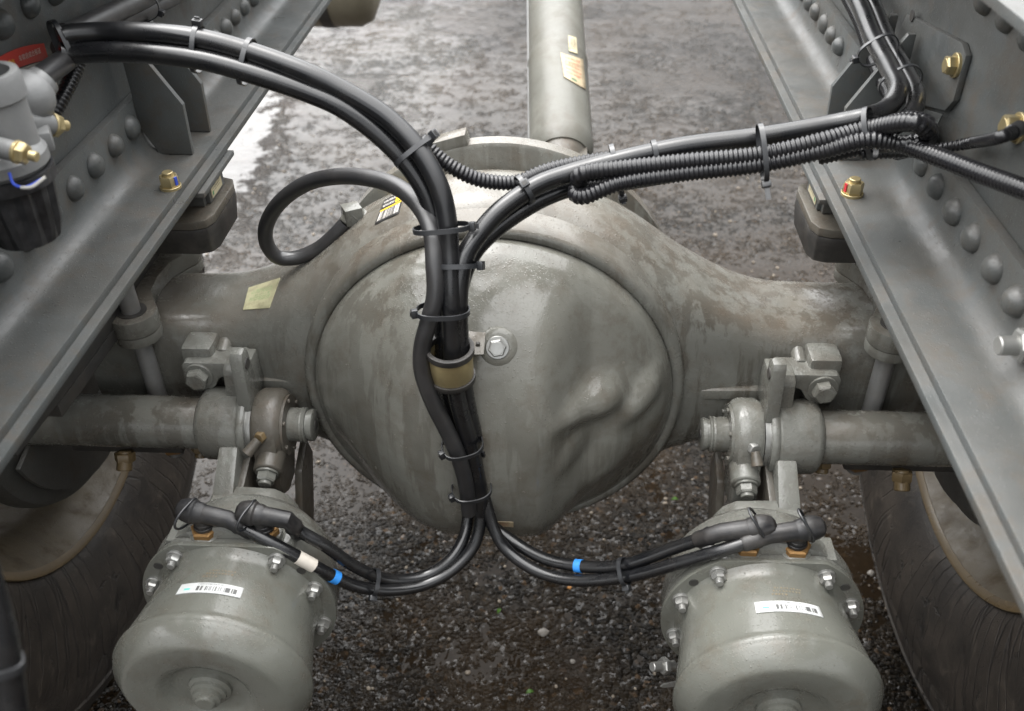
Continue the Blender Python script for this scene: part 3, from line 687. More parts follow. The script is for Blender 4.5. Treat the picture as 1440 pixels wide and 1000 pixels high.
# ================================================================ brake camshaft carriers (tube + bracket), slack adjusters
TY, TZ = .800, .530
for s, side in ((-1, 'left'), (1, 'right')):
    m = lambda x, y, z: V(s*x, y, z)
    t = thing('camshaft_carrier', f'grey brake camshaft tube with cast support bracket on the {side} axle arm', 'camshaft tube', m(.33, TY, TZ), 'brake camshaft carriers')
    bm = nb(); cyl(bm, m(.335, TY, TZ), m(.60, TY, TZ), .0310, 40, ch=.001); mesh_obj('camshaft_tube', bm, 'paint', t)
    bm = nb(); lathe(bm, [(0, .030), (0, .041), (.003, .0430), (.042, .0430), (.047, .0405), (.050, .036), (.052, .0325)], m(.303, TY, TZ), (s, 0, 0), 44); col = mesh_obj('collar', bm, 'cast', t)
    bm = nb(); lathe(bm, [(0, .02), (0, .043), (.0025, .0445), (.006, .0445), (.0085, .043), (.0085, .02)], m(.2945, TY, TZ), (s, 0, 0), 44); mesh_obj('washer_disc', bm, 'cast', t)
    bm = nb(); lathe(bm, [(0, .02), (0, .037), (.006, .037), (.006, .02)], m(.2885, TY, TZ), (s, 0, 0), 40); mesh_obj('seal_ring', bm, 'zinc', t)
    # cast bracket: web above the collar, arm outwards to the bolt, block forward onto the axle
    bm = nb(); prism(bm, [m(.2895, TY+y, TZ+z) for y, z in ((-.004, .030), (.002, .072), (.010, .080), (.044, .078), (.050, .03), (.03, .02))], .030*s, (1, 0, 0)); mesh_obj('bracket_web', bm, 'cast', t, .004)
    bm = nb(); prism(bm, [m(.2870, TY+y, TZ+z) for y, z in ((-.018, .032), (-.011, .100), (-.007, .107), (.004, .108), (.012, .100), (.020, .03))], .0155*s, (1, 0, 0)); wb = mesh_obj('bracket_rib', bm, 'cast', t, .004)
    bm = nb(); cyl(bm, m(.2855, TY-.001, TZ+.090), m(.2877, TY-.001, TZ+.090), .0065, 16); mesh_obj('rib_hole', bm, 'dark', wb)
    bm = nb(); prism(bm, [m(x, .813, z) for x, z in ((.300, .608), (.366, .608), (.371, .602), (.369, .574), (.361, .566), (.344, .566), (.335, .575), (.329, .586), (.320, .589), (.300, .589))], .034, (0, 1, 0)); mesh_obj('bracket_arm', bm, 'cast', t, .005)
    bm = nb(); box(bm, m(.3545, .842, .597), (.036, .036, .046)); mesh_obj('bracket_pad', bm, 'cast', t, .006)
    bolt(t, m(.3520, .8128, .590), (0, -1, 0), .0165, .0130, .011, 'cast', name='bolt')
    bm = nb(); cyl(bm, m(.330, .838, .602), m(.330, .862, .608), .0085, 18); mesh_obj('dowel', bm, 'cast', t, .001)
    # strut down to the brake chamber plate
    bm = nb()
    A = [m(.300, TY-.047, TZ+.006), m(.322, TY-.047, TZ+.006), m(.322, TY-.005, TZ-.030), m(.300, TY-.005, TZ-.030)]
    Bq = [m(.299, .703, .498), m(.324, .703, .498), m(.324, .722, .476), m(.299, .722, .476)]
    a_ = [bm.verts.new(p) for p in A]; b_ = [bm.verts.new(p) for p in Bq]
    bm.faces.new(a_); bm.faces.new(b_[::-1])
    for i in range(4): bm.faces.new((a_[i], a_[(i+1) % 4], b_[(i+1) % 4], b_[i]))
    mesh_obj('strut', bm, 'cast', t, .004)
    bm = nb(); prism(bm, [m(.292+.004*0, y, z) for y, z in ((.785, .52), (.80, .44), (.76, .40), (.722, .41), (.722, .50))], .008*s, (1, 0, 0)); mesh_obj('strut_web', bm, 'slack', t, .002)
    # plate that carries the chamber
    bm = nb(); P = [(.326, .39), (.326, .498), (.322, .503), (.29, .504), (.256, .502), (.242, .493), (.233, .477), (.228, .452), (.228, .39)]
    prism(bm, [m(x, .700, z) for x, z in P], .024, (0, 1, 0)); mesh_obj('chamber_plate', bm, 'cast', t, .004)
    for y in (0,):
        bm = nb(); cyl(bm, m(.45, TY-.02, TZ-.030), m(.45, TY-.035, TZ-.048), .009, 14); hexa(bm, m(.45, TY-.022, TZ-.030), (0, -.4, -1), .012, .012); mesh_obj('grease_plug', bm, 'rimlip', t)
        bm = nb(); cyl(bm, m(.365, TY-.0, TZ-.030), m(.365, TY-.01, TZ-.047), .008, 14); hexa(bm, m(.365, TY-.005, TZ-.028), (0, -.3, -1), .011, .011); mesh_obj('grease_plug', bm, 'rimlip', t)
    # slack adjuster
    k = thing('slack_adjuster', f'{"brownish" if s<0 else "grey"} cast slack adjuster lever with grease nipple on the {side} camshaft end', 'slack adjuster', m(.262, TY, TZ), 'slack adjusters')
    mt = 'slack' if s < 0 else 'cast'
    bm = nb(); lathe(bm, [(0, .02), (0, .0365), (.004, .0405), (.009, .0425), (.027, .0425), (.032, .0395), (.032, .02)], m(.2550, TY, TZ), (s, 0, 0), 48)
    hd = mesh_obj('body', bm, mt, k)
    bm = nb(); lathe(bm, [(0, .02), (.0, .0355), (.004, .0355), (.004, .02)], m(.2518, TY, TZ), (s, 0, 0), 40); mesh_obj('side_plate', bm, mt, k)
    for i in range(6):
        a = 2*PI*(i+.3)/6; bm = nb(); cyl(bm, m(.2521, TY+.031*math.cos(a), TZ+.031*math.sin(a)), m(.2492, TY+.031*math.cos(a), TZ+.031*math.sin(a)), .0027, 10); mesh_obj('rivet', bm, mt, k)
    bm = nb(); prism(bm, [m(.2580, y, z) for y, z in ((.760, .545), (.754, .515), (.748, .485), (.752, .462), (.772, .450), (.800, .452), (.835, .505), (.838, .53))], .028*s, (1, 0, 0)); mesh_obj('lever', bm, mt, k, .005)
    bm = nb(); cyl(bm, m(.2690, .775, .515), m(.2690, .7435, .506), .0165, 24); mesh_obj('adjuster_boss', bm, mt, k, .001)
    bolt(k, m(.2690, .7438, .5062), (0, -1, -.33), .013, .0115, .010, 'cast', name='adjuster_bolt', stud=.004, studr=.0075)
    bm = nb(); prism(bm, [m(.2500, y, z) for y, z in ((.80, .455), (.84, .47), (.852, .44), (.82, .38), (.785, .33), (.76, .33), (.77, .40))], .010*s, (1, 0, 0)); mesh_obj('arm', bm, 'slack', k, .003)
    bm = nb(); lathe(bm, [(0, .006), (0, .0165), (.0015, .0190), (.006, .0190), (.0065, .0175), (.009, .0175), (.0095, .0200), (.011, .0210), (.013, .0200), (.015, .0208), (.017, .0200), (.036, .0205), (.036, .0)], m(.2225, TY, TZ), (s, 0, 0), 32); mesh_obj('shaft_end', bm, 'cast', k)
    bm = nb(); cyl(bm, m(.2235, TY, TZ), m(.2215, TY, TZ), .006, 16); mesh_obj('centre_hole', bm, 'dark', k)
    g0 = m(.272, TY-.033, TZ+.014); g1 = g0+V(-s*0+s*.004, -.010, .001)
    bm = nb(); cyl(bm, g0, g1, .0072, 6); mesh_obj('nipple_base', bm, 'rimlip' if s < 0 else 'zinc', k, .0005)
    bm = nb(); cyl(bm, g1-V(0, 0, .001), g1+V(s*.012 if s < 0 else s*.002, -.012, -.012), .0052, 12, .0068); mesh_obj('nipple_cap', bm, 'slack', k)
    # clevis and push rod between lever and chamber
    bm = nb(); cyl(bm, m(.27, .78, .36), m(.27, .70, .44), .010, 16); mesh_obj('push_rod', bm, 'dark', k)

# ================================================================ brake chambers
CHX, CHZ, FY, CR_ = .2705, .452, .604, .083
def chamber(s, side, lab):
    m = lambda x, y, z: V(s*x, y, z)
    t = thing('brake_chamber', lab, 'brake chamber', m(CHX, FY, CHZ-.1), 'brake chambers behind the axle')
    o = m(CHX, FY, CHZ)
    # pressure can: groove step then rounded end with a dished centre; stays a body of revolution
    prof = [(-.002, .0895), (.003, .0855), (.008, .0832), (.014, .0828), (.030, .0848), (.080, .0940), (.0830, .0944), (.0865, .0968), (.0905, .0972), (.0925, .0960), (.0945, .0950), (.0975, .0942), (.1085, .0835), (.1115, .0800), (.1130, .0760),
            (.1120, .062), (.1110, .051), (.1085, .044), (.1020, .0385), (.0995, .032), (.0990, .018)]
    bm = nb(); lathe(bm, prof, o, (0, -1, 0), 96); can = mesh_obj('can', bm, 'chamber', t, angle=40)
    bm = nb(); lathe(bm, [(0, .0215), (.005, .0210), (.007, .0175), (.010, .0170), (.0115, .0140), (.016, .0135), (.0175, .0100), (.020, .0095), (.021, .008)], o+V(0, -.0975, 0), (0, -1, 0), 32); mesh_obj('end_plug', bm, 'chamber', can)
    # clamp flange with flat top and ears
    P = []
    for i in range(96):
        a = 2*PI*i/96; x, z = .1015*math.cos(a), .1015*math.sin(a)
        P.append((x, min(z, .0885)))
    for nm, y0, th, k_ in (('flange', FY, .0055, 1.0), ('backing_flange', FY+.006, .0055, .985)):
        bm = nb(); prism(bm, [m(CHX+x*k_, y0, CHZ+z*k_) for x, z in P], th, (0, 1, 0)); mesh_obj(nm, bm, 'chamber' if nm == 'flange' else 'cast', t, .0009, angle=40)
    bm = nb(); lathe(bm, [(0, .092), (.004, .0985), (.020, .0985), (.035, .094), (.060, .086), (.078, .070), (.083, .03)], m(CHX, FY+.012, CHZ), (0, 1, 0), 72); mesh_obj('front_housing', bm, 'cast', t, angle=45)
    for a in (54.3, 125.7, 20, 160, -17, 197, -54.3, 234.3, -90):
        x, z = .0892*math.cos(math.radians(a)), .0892*math.sin(math.radians(a))
        bolt(t, m(CHX+x, FY-.0003, CHZ+z), (0, -1, 0), .0088, .0072, .0070, 'zinc', stud=.0055, studr=.0038, name='nut', hstart=random.random())
    for a in (37, 143):
        x, z = .0925*math.cos(math.radians(a)), .0925*math.sin(math.radians(a)); bm = nb()
        cyl(bm, m(CHX+x, FY-.0006, CHZ+z), m(CHX+x, FY+.001, CHZ+z), .0048, 18, ch=.0001); mesh_obj('flange_hole', bm, 'dark', t)
    bm = nb(); prism(bm, [m(x, FY+.012, z) for x, z in ((.205, .533), (.335, .533), (.340, .50), (.200, .50))], .030, (0, 1, 0)); mesh_obj('port_pad', bm, 'cast', t, .002)
    ports = []
    for x in PORTX[s]:
        bm = nb(); b = V(x, .624, .526); lathe(bm, [(0, .0195), (.004, .0172), (.0105, .0168), (.0135, .0162), (.0145, .0145)], b, (0, 0, 1), 28); mesh_obj('port_boss', bm, 'cast', t)
        bm = nb(); hexa(bm, b+V(0, 0, .0140), (0, 0, 1), .0150, .0070, .5); mesh_obj('brass_fitting', bm, 'brass', t)
        bm = nb(); cyl(bm, b+V(0, 0, .0205), b+V(0, 0, .0245), .0105, 24); cyl(bm, b+V(0, 0, .0243), b+V(0, 0, .0285), .0092, 24); mesh_obj('seal_collar', bm, 'elbow', t)
        ports.append(b+V(0, 0, .0275))
    # curved bar code label and ink print on top of the can
    cx = s*CHX
    RY = lambda y: .0848+(FY-y-.030)*(.0100/.054)
    def G(a0, a1, y0, y1, n):
        return [[V(cx+(RY(y)+.0005)*math.sin(a0+(a1-a0)*j/n), y, CHZ+(RY(y)+.0005)*math.cos(a0+(a1-a0)*j/n)) for j in range(n+1)] for y in (y1, (y0+y1)/2, y0)]
    c0 = math.radians(2 if s < 0 else 3)
    sheet('barcode_label', G(c0-.345, c0+.345, .545, .5585, 16), 'label_white', t)
    pr = []
    for r in range(3):
        for j in range(9 if r else 5):
            a = c0-.02+(j-3.5)*.036+.02*r; y = .5685+.0045*r
            pr.append((a, y, random.uniform(.012, .026)))
    bm = nb()
    for a, y, wd in pr:
        q = [V(cx+(RY(yy)+.0001)*math.sin(b), yy, CHZ+(RY(yy)+.0001)*math.cos(b)) for b, yy in ((a, y-.0011), (a+wd, y-.0011), (a+wd, y+.0011), (a, y+.0011))]
        prism(bm, q, .00012, (math.sin(a), 0, math.cos(a)))
    mesh_obj('ink_print', bm, 'print_brown', t)
    return t, ports
PORTX = {-1: (-.2940, -.2330), 1: (.2940, .2470)}
chL, portL = chamber(-1, 'left', 'grey brake chamber can with white barcode label at lower left, beside the left tyre')
chR, portR = chamber(1, 'right', 'grey brake chamber can with white barcode label at lower right, beside the right tyre')
# side stud and cotter on the right chamber
bm = nb(); q = at(948, 935, Y=.615); cyl(bm, q, q+V(-.026, -.012, .012), .0052, 12); hexa(bm, q+V(-.009, -.004, .004), (-.026, -.012, .012), .0095, .007); mesh_obj('release_stud', bm, 'zinc', chR)
bm = nb(); q = at(950, 962, Y=.606); prism(bm, [q+V(0, 0, .003), q+V(-.013, 0, -.002), q+V(-.016, 0, -.007), q+V(-.012, 0, -.008), q+V(.002, 0, -.004)], .002, (0, 1, 0)); mesh_obj('tab', bm, 'zinc', chR)

# ================================================================ hoses
def path(pts): return spline([p if isinstance(p, Vector) else at(p[0], p[1], Y=p[2]) for p in pts], 9)
HP = {}
def hose(key, name, label, cat, pts, r, mat='hose', group=None, seg=18, corr=False, parent=None):
    P = path(pts); HP[key] = P; bm = nb()
    if corr: corrugated(bm, P, r)
    else: tube(bm, resample(P, .004), r, seg)
    o = mesh_obj(name, bm, mat, parent, angle=75)
    if label: tag(o, label, cat, group)
    return o
G1 = 'black air hoses over the axle'
cl = lambda px, py, off: hit_cover(px, py, off)
RA = .0091
# the big arch from the left rail to the cover
hose('A1', 'air_hose', 'upper thick black hose of the arch from the left rail to the cover', 'hose',
     [(86, 52, .785), (97, 49, .79), (140, 46, .80), (200, 46, .80), (277, 54, .795), (350, 73, .79), (433, 103, .78), (480, 126, .775), (547, 168, .765), (592, 216, .75), (619, 267, .735), (629, 312, .725), (632, 352, .717), (634, 416, .700), (636, 470, .693), (638, 520, .690), (646, 570, .690), (660, 620, .692), (669, 665, .695), (675, 700, .697), (676, 722, .697)],
     RA, group=G1)
hose('A2', 'air_hose', 'lower thick black hose of the arch from the left rail to the cover', 'hose',
     [(84, 74, .780), (95, 75, .783), (167, 73, .79), (277, 83, .785), (350, 102, .78), (433, 130, .775), (480, 151, .77), (530, 187, .765), (570, 227, .758), (597, 267, .75), (612, 310, .742), (620, 352, .735), (624, 416, .716), (624, 470, .708), (624, 520, .705), (632, 570, .706), (648, 620, .710), (660, 665, .712), (664, 700, .712), (662, 722, .710)],
     RA, group=G1)
hose('B1', 'air_hose', 'black hose from the top right along the rail, then bending down onto the cover', 'hose',
     [at(1160, -60, X=.37), at(1205, 0, X=.37), at(1228, 55, X=.37), at(1252, 100, X=.368), at(1262, 130, X=.362), at(1248, 152, X=.350), at(1215, 165, X=.325), (1177, 173, .80), (1070, 192, .795), (960, 206, .79), (863, 227, .785), (797, 245, .78), (760, 258, .772), (736, 272, .765), (700, 299, .75), (672, 331, .735), (655, 358, .722), (646, 400, .708), (645, 450, .700), (648, 500, .695), (655, 560, .697), (668, 620, .702)],
     RA*.98, group=G1)
hose('B2', 'air_hose', 'second black hose down the right rail, passing hidden under the conduits', 'hose',
     [at(1185, -60, X=.388), at(1224, 0, X=.388), at(1247, 55, X=.388), at(1272, 100, X=.388), at(1288, 140, X=.382), at(1274, 168, X=.366), (1230, 188, .80), (1160, 205, .81), (1065, 226, .81), (967, 240, .81), (880, 255, .805), (812, 262, .795), (770, 276, .785), (735, 295, .772), (700, 320, .758), (668, 352, .74), (652, 385, .725), (640, 440, .714)],
     RA*.95, group=G1)
hose('C', 'breather_hose', 'black hose looping left over the axle to the grey breather elbow', 'hose',
     [at(486, 314, Y=.915), (472, 329, .912), (447, 350, .91), (414, 363, .905), (391, 362, .90), (377, 347, .897), (373, 326, .893), (382, 300, .885), (404, 275, .872), (436, 256, .855), (477, 248, .835), (515, 250, .812), (550, 259, .79), (578, 277, .765), (598, 302, .742), (608, 330, .724), (611, 370, .708), (612, 415, .696), (603, 452, .690), (594, 486, .687), (594, 522, .685), (609, 566, .682), (626, 600, .682), (644, 640, .683), (655, 680, .686), (660, 722, .690)],
     RA*.92, 'hose_dusty', G1)
# lower pairs to the chambers
RL = .0066
def low_hose(key, label, pts, stub, capdir, mirror):
    """hose with elbow boot and wire clip at the chamber port"""
    P = [p if isinstance(p, Vector) else at(p[0], p[1], Y=p[2]) for p in pts]
    t = thing('brake_hose', label, 'hose', P[0], 'hoses to the brake chambers')
    S_ = spline(P, 9); HP[key] = S_
    bm = nb(); tube(bm, resample(S_, .004), RL, 18); mesh_obj('hose_tube', bm, 'hose', t, angle=75)
    e = S_[-1]; dirh = (S_[-1]-S_[-4]).normalized()
    ctr = stub+V(0, 0, .0115)
    hd = (ctr-e); 
    bm = nb()
    tube(bm, [S_[-1]+dirh*-.030, S_[-1]+dirh*-.027, S_[-1]+dirh*-.016, S_[-1]+dirh*-.013, S_[-1]+dirh*-.010, S_[-1], ctr], [RL*1.05, RL*1.28, RL*1.3, RL*1.45, RL*1.3, RL*1.35, .0098], 20)
    mesh_obj('hose_boot', bm, 'elbow', t, angle=50)
    bm = nb(); cyl(bm, stub-V(0, 0, .002), ctr+V(0, 0, .004), .0088, 22); mesh_obj('elbow_stub', bm, 'elbow', t)
    cdir = ((ctr-S_[-1]).normalized()+V(0, 0, .08)).normalized(); cc = ctr+cdir*.004
    bm = nb(); lathe(bm, [(-.008, .0095), (-.004, .0112), (.001, .0112), (.003, .0126), (.006, .0126), (.012, .0118), (.018, .0095), (.021, .005), (.0215, 0)], cc, cdir, 26); mesh_obj('elbow_cap', bm, 'elbow', t)
    u, v, w_ = frame_of(cdir)
    # wire clip: a loop standing off the cap
    up = V(0, 0, 1) if mirror > 0 else V(-.25, -.75, .1)
    up = (up-cdir*up.dot(cdir)).normalized(); side = cdir.cross(up)
    c2 = cc+cdir*.006
    loop = [c2+side*.0128*math.cos(a)+up*(.0128*math.sin(a) if math.sin(a) < 0 else .022*math.sin(a)**.8)*(1.0)+ (V(-.010, 0, 0)*max(0, math.sin(a)) if mirror > 0 else V(-.006, 0, 0)*max(0, math.sin(a))) for a in np.linspace(0, 2*PI, 33)]
    bm = nb(); tube(bm, loop, .0013, 8, cap=False); mesh_obj('wire_clip', bm, 'tie', t)
    return t
eL0, eL1 = portL; eR0, eR1 = portR
hL0 = low_hose('L0', 'black hose with white and blue tape to the outer port of the left brake chamber',
    [(677, 690, .700), (677, 716, .697), (668, 764, .68), (638, 800, .66), (597, 822, .645), (547, 830, .63), (500, 824, .62), (470, 811, .615), (436, 793, .61), (380, 762, .612), (335, 738, .62), eL0+V(.028, -.004, .009)], eL0, None, -1)
hL1 = low_hose('L1', 'black hose to the inner port of the left brake chamber',
    [(660, 690, .712), (658, 726, .705), (653, 754, .69), (634, 786, .67), (597, 810, .655), (547, 815, .64), (500, 797, .63), (455, 766, .625), (417, 744, .625), eL1+V(.028, -.003, .009)], eL1, None, -1)
hR0 = low_hose('R0', 'lower black hose to the outer port of the right brake chamber',
    [(672, 670, .705), (681, 700, .700), (705, 764, .68), (747, 799, .66), (797, 815, .645), (874, 812, .63), (961, 790, .615), (1027, 770, .61), eR0+V(-.028, -.004, .009)], eR0, None, 1)
hR1 = low_hose('R1', 'upper black hose with blue tape to the inner port of the right brake chamber',
    [(676, 690, .712), (684, 729, .705), (720, 760, .69), (764, 785, .67), (814, 796, .655), (874, 795, .64), (961, 766, .63), eR1+V(-.028, -.003, .009)], eR1, None, 1)
def nearest(key, px, py):
    """place on a hose that shows at this spot of the photograph, with its direction"""
    P = HP[key]; best = None
    for i, p in enumerate(P):
        q = p-CAM; d_ = q.dot(CF); x, y = 720+F_PX*q.dot(CR)/d_, 500-F_PX*q.dot(CU)/d_
        e = (x-px)**2+(y-py)**2
        if best is None or e < best[0]: best = (e, i)
    i = best[1]; return P[i], (P[min(i+1, len(P)-1)]-P[max(i-1, 0)]).normalized(), i
def band(parent, key, px, py, L, mat, r=RL, name='tape_band'):
    p, T, i = nearest(key, px, py); bm = nb(); P = HP[key]
    q = resample(P[max(0, i-6):i+7], .002); j = min(range(len(q)), key=lambda k: (q[k]-p).length); n = max(1, int(L/.002/2))
    tube(bm, q[max(0, j-n):j+n+1], r+.0006, 20); mesh_obj(name, bm, mat, parent)
band(hL0, 'L0', 428, 789, .020, 'tape_white'); band(hL0, 'L0', 470, 811, .009, 'tape_blue')
band(hR1, 'R1', 816, 796, .008, 'tape_blue')

# corrugated conduits
hose('K1', 'corrugated_conduit', 'corrugated black conduit sagging between the arch and the right hose', 'conduit',
     [(590, 196, .775), (600, 206, .775), (620, 224, .772), (644, 240, .77), (672, 252, .772), (704, 257, .778), (730, 256, .783), (746, 249, .788), (765, 241, .793), (800, 232, .80), (860, 222, .805)], .0072, 'corr', None, corr=True)
hose('K2', 'corrugated_conduit', 'corrugated black conduit folded back in a loop under the right hose', 'conduit',
     [at(1262, 214, X=.375), at(1296, 204, X=.375), at(1305, 186, X=.362), at(1288, 173, X=.348), (1222, 181, .772), (1155, 198, .768), (1072, 217, .766), (967, 227, .764), (862, 238, .763), (832, 241, .763), (816, 246, .764), (814, 256, .772), (828, 262, .785), (862, 254, .79), (920, 246, .795), (967, 240, .795)], .0078, 'corr', None, corr=True)
hose('K3', 'corrugated_conduit', 'corrugated black conduit from the loop end crossing to the right edge', 'conduit',
     [(850, 259, .782), (826, 262, .778), (812, 266, .772), (810, 274, .764), (822, 276, .758), (845, 267, .756), (870, 258, .757), (967, 243, .760), (1065, 232, .762), (1155, 213, .763), (1222, 197, .760), (1267, 203, .755), at(1320, 221, X=.365), at(1377, 243, X=.38), at(1440, 266, X=.392), at(1500, 288, X=.400)], .0078, 'corr', None, corr=True)
hose('K4', 'corrugated_conduit', 'thin corrugated conduit running to the brass sensor nut on the right rail', 'conduit',
     [(1210, 217, .80), (1240, 216, .80), (1293, 213, .79), (1360, 202, .775), at(1410, 192, X=.385), at(1424, 186, X=.40)], .0052, 'corr', None, corr=True)
hose('K5', 'corrugated_conduit', 'corrugated conduit turning back at the right rail behind the hoses', 'conduit',
     [(1120, 206, .81), at(1215, 183, X=.33), at(1285, 168, X=.358), at(1306, 178, X=.365), at(1304, 194, X=.365), at(1275, 202, X=.35), (1225, 206, .81), (1150, 222, .82)], .0075, 'corr', None, corr=True)
# bundle along the right rail
hose('D3', 'corrugated_conduit', 'corrugated conduit beside the hoses down the right rail', 'conduit',
     [at(1170, -40, X=.395), at(1208, 30, X=.395), at(1222, 70, X=.395), at(1238, 110, X=.39), at(1250, 140, X=.380), at(1232, 168, X=.37), at(1180, 190, X=.33)], .007, 'corr', None, corr=True)
# left rail bundle
hose('E1', 'air_hose', 'black hose running forward along the left rail above the arch', 'hose',
     [at(90, 50, X=-.385), at(110, 42, X=-.39), at(160, 18, X=-.395), at(212, -8, X=-.397), at(260, -40, X=-.397)], .0105, 'hose_dusty', G1)
hose('E2', 'air_hose', 'second black hose along the left rail nearest the web', 'hose',
     [at(86, 68, X=-.392), at(120, 48, X=-.40), at(180, 25, X=-.402), at(235, 0, X=-.402), at(290, -30, X=-.402)], .0095, 'hose_dusty', G1)
hose('E4', 'air_hose', 'short black hose from the air valve up to the left rail bundle', 'hose',
     [at(48, 118, X=-.365), at(62, 106, X=-.37), at(90, 86, X=-.378), at(125, 60, X=-.388), at(170, 40, X=-.395)], .0095, 'hose_dusty', G1)
hose('E3', 'corrugated_conduit', 'short corrugated conduit hanging behind the air valve', 'conduit',
     [at(112, 80, X=-.385), at(106, 98, X=-.388), at(92, 128, X=-.392), at(80, 150, X=-.396), at(70, 168, X=-.40)], .0072, 'corr', None, corr=True)
# blurred hose close to the camera
FG = [at(-110, 560, Y=.34), at(-60, 690, Y=.30), at(-24, 800, Y=.285), at(2, 900, Y=.27), at(17, 1000, Y=.255), at(28, 1080, Y=.24)]
hose('F', 'air_hose', 'blurred black hose close to the lens at the lower left edge', 'hose', FG, .0076, 'hose', G1)

# ---------------------------------------------------------------- cable ties
def tie(px, py, key, a, b, label, head=None, tail=0, shift=0.0, dpx=(0, 0)):
    """strap loop round a bundle: a half width across the picture, b half depth; head = angle of the lock"""
    p, T, _ = nearest(key, px, py)
    view = (p-CAM).normalized(); across = T.cross(view).normalized(); dep = across.cross(T).normalized()
    if dep.dot(view) > 0: dep = -dep                                   # dep points to the camera
    d_ = (p-CAM).dot(CF); c = at(px, py, Y=p.y) if True else p
    c = c - dep*shift; a += .0012; b += .0022
    t = thing('cable_tie', label, 'cable tie', c, 'black cable ties on the hoses')
    if (across.dot(CR) < 0 if abs(across.dot(CR)) > .5 else across.dot(CU) > 0): across = -across
    w2, th = .0024, .0012; N = 40; bm = nb(); ringsv = []
    for k in range(N):
        an = 2*PI*k/N; e = 2/2.6
        x = a*math.copysign(abs(math.cos(an))**e, math.cos(an)); y = b*math.copysign(abs(math.sin(an))**e, math.sin(an))
        o_ = across*x+dep*y; n_ = (across*(x/a/a)+dep*(y/b/b)).normalized()
        ringsv.append([bm.verts.new(c+o_+T*w2), bm.verts.new(c+o_+n_*th+T*w2*.9), bm.verts.new(c+o_+n_*th-T*w2*.9), bm.verts.new(c+o_-T*w2)])
    for A, B_ in zip(ringsv, ringsv[1:]+ringsv[:1]):
        for k in range(4): bm.faces.new((A[k], A[(k+1) % 4], B_[(k+1) % 4], B_[k]))
    mesh_obj('strap', bm, 'tie', t, angle=50)
    if head is not None:
        an = math.radians(head); e = 2/2.6
        x = a*math.copysign(abs(math.cos(an))**e, math.cos(an)); y = b*math.copysign(abs(math.sin(an))**e, math.sin(an))
        n_ = (across*(x/a/a)+dep*(y/b/b)).normalized(); tg = T.cross(n_)
        R_ = Matrix((tg, T, n_)).transposed(); hc = c+across*x+dep*y+n_*.0028
        bm = nb(); box(bm, hc, (.0068, .0080, .0058), R_); hb = mesh_obj('lock_head', bm, 'tie', t, .0008)
        bm = nb(); box(bm, hc+n_*.0028, (.0036, .0046, .0012), R_); mesh_obj('lock_slot', bm, 'dark', hb)
        if tail:
            bm = nb(); box(bm, hc+n_*(.002+tail/2), (.0011, .0044, tail), R_); mesh_obj('cut_tail', bm, 'tie', t)
    return t
tie(278, 69, 'A1', .0185, .0100, 'cable tie with its square lock standing on top of the left arch', 168, .003, .0)
tie(347, 87, 'A1', .0185, .0100, 'cable tie without visible lock, second from the left on the arch', None, 0, .0)
tie(583, 212, 'A1', .0195, .0105, 'cable tie where the sagging conduit meets the arch', 20, .002, .003)
tie(621, 321, 'A1', .0235, .0150, 'cable tie just above where the right hose joins the bundle', 8, .004, .000)
tie(643, 374, 'A1', .0180, .0115, 'cable tie round two hoses where the right hose joins the bundle', 15, .002, .003)
tie(623, 437, 'A1', .0225, .0165, 'cable tie with lock on the left of the bundle, above the metal clamp', 172, .002, .000)
tie(650, 624, 'A1', .0190, .0165, 'upper cable tie with lock on the left, below the metal clamp', 168, 0, -.002)
tie(655, 629, 'A2', .0140, .0130, 'cable tie with lock on the right, just below the clamp ties', 35, .002, -.003)
tie(663, 685, 'A1', .0190, .0165, 'lowest cable tie on the bundle, where the lower hoses part', 165, 0, -.002)
tie(738, 266, 'B1', .0125, .0115, 'cable tie on the right hose above the cover, lock facing the viewer', 100, 0, .001)
tie(867, 240, 'B1', .0225, .0105, 'pale worn cable tie near the folded conduit end', 12, .004, .002)
tie(921, 215, 'B1', .0095, .0095, 'narrow cable tie round the right hose alone', None, 0, 0)
tie(1073, 215, 'K2', .0235, .0110, 'cable tie with a hanging cut tail in the middle of the right bundle', 4, .012, .003)
tie(1222, 188, 'K2', .0210, .0120, 'cable tie where the right bundle reaches the frame rail', None, 0, .003)
tie(527, 819, 'L0', .0125, .0080, 'cable tie joining the two hoses below the left brake chamber port', 5, .002, .001)
tie(877, 804, 'R0', .0125, .0080, 'cable tie joining the two hoses left of the right brake chamber', 2, .003, .001)
tie(88, 62, 'A1', .0185, .0110, 'thin tie holding the hose bundle at its far left bend', None, 0, .004)
tie(1231, 64, 'B1', .0180, .0095, 'cable tie round the hoses hanging on the right rail', 170, .004, .006)
tie(1262, 108, 'B1', .0175, .0095, 'lower cable tie round the hoses hanging on the right rail', None, 0, .006)
tie(205, 5, 'E1', .0150, .0130, 'cable tie on the dark hoses along the left rail', 40, .002, .003)
tie(6, 935, 'F', .0070, .0070, 'pale cable tie on the blurred hose close to the lens', None, 0, 0)

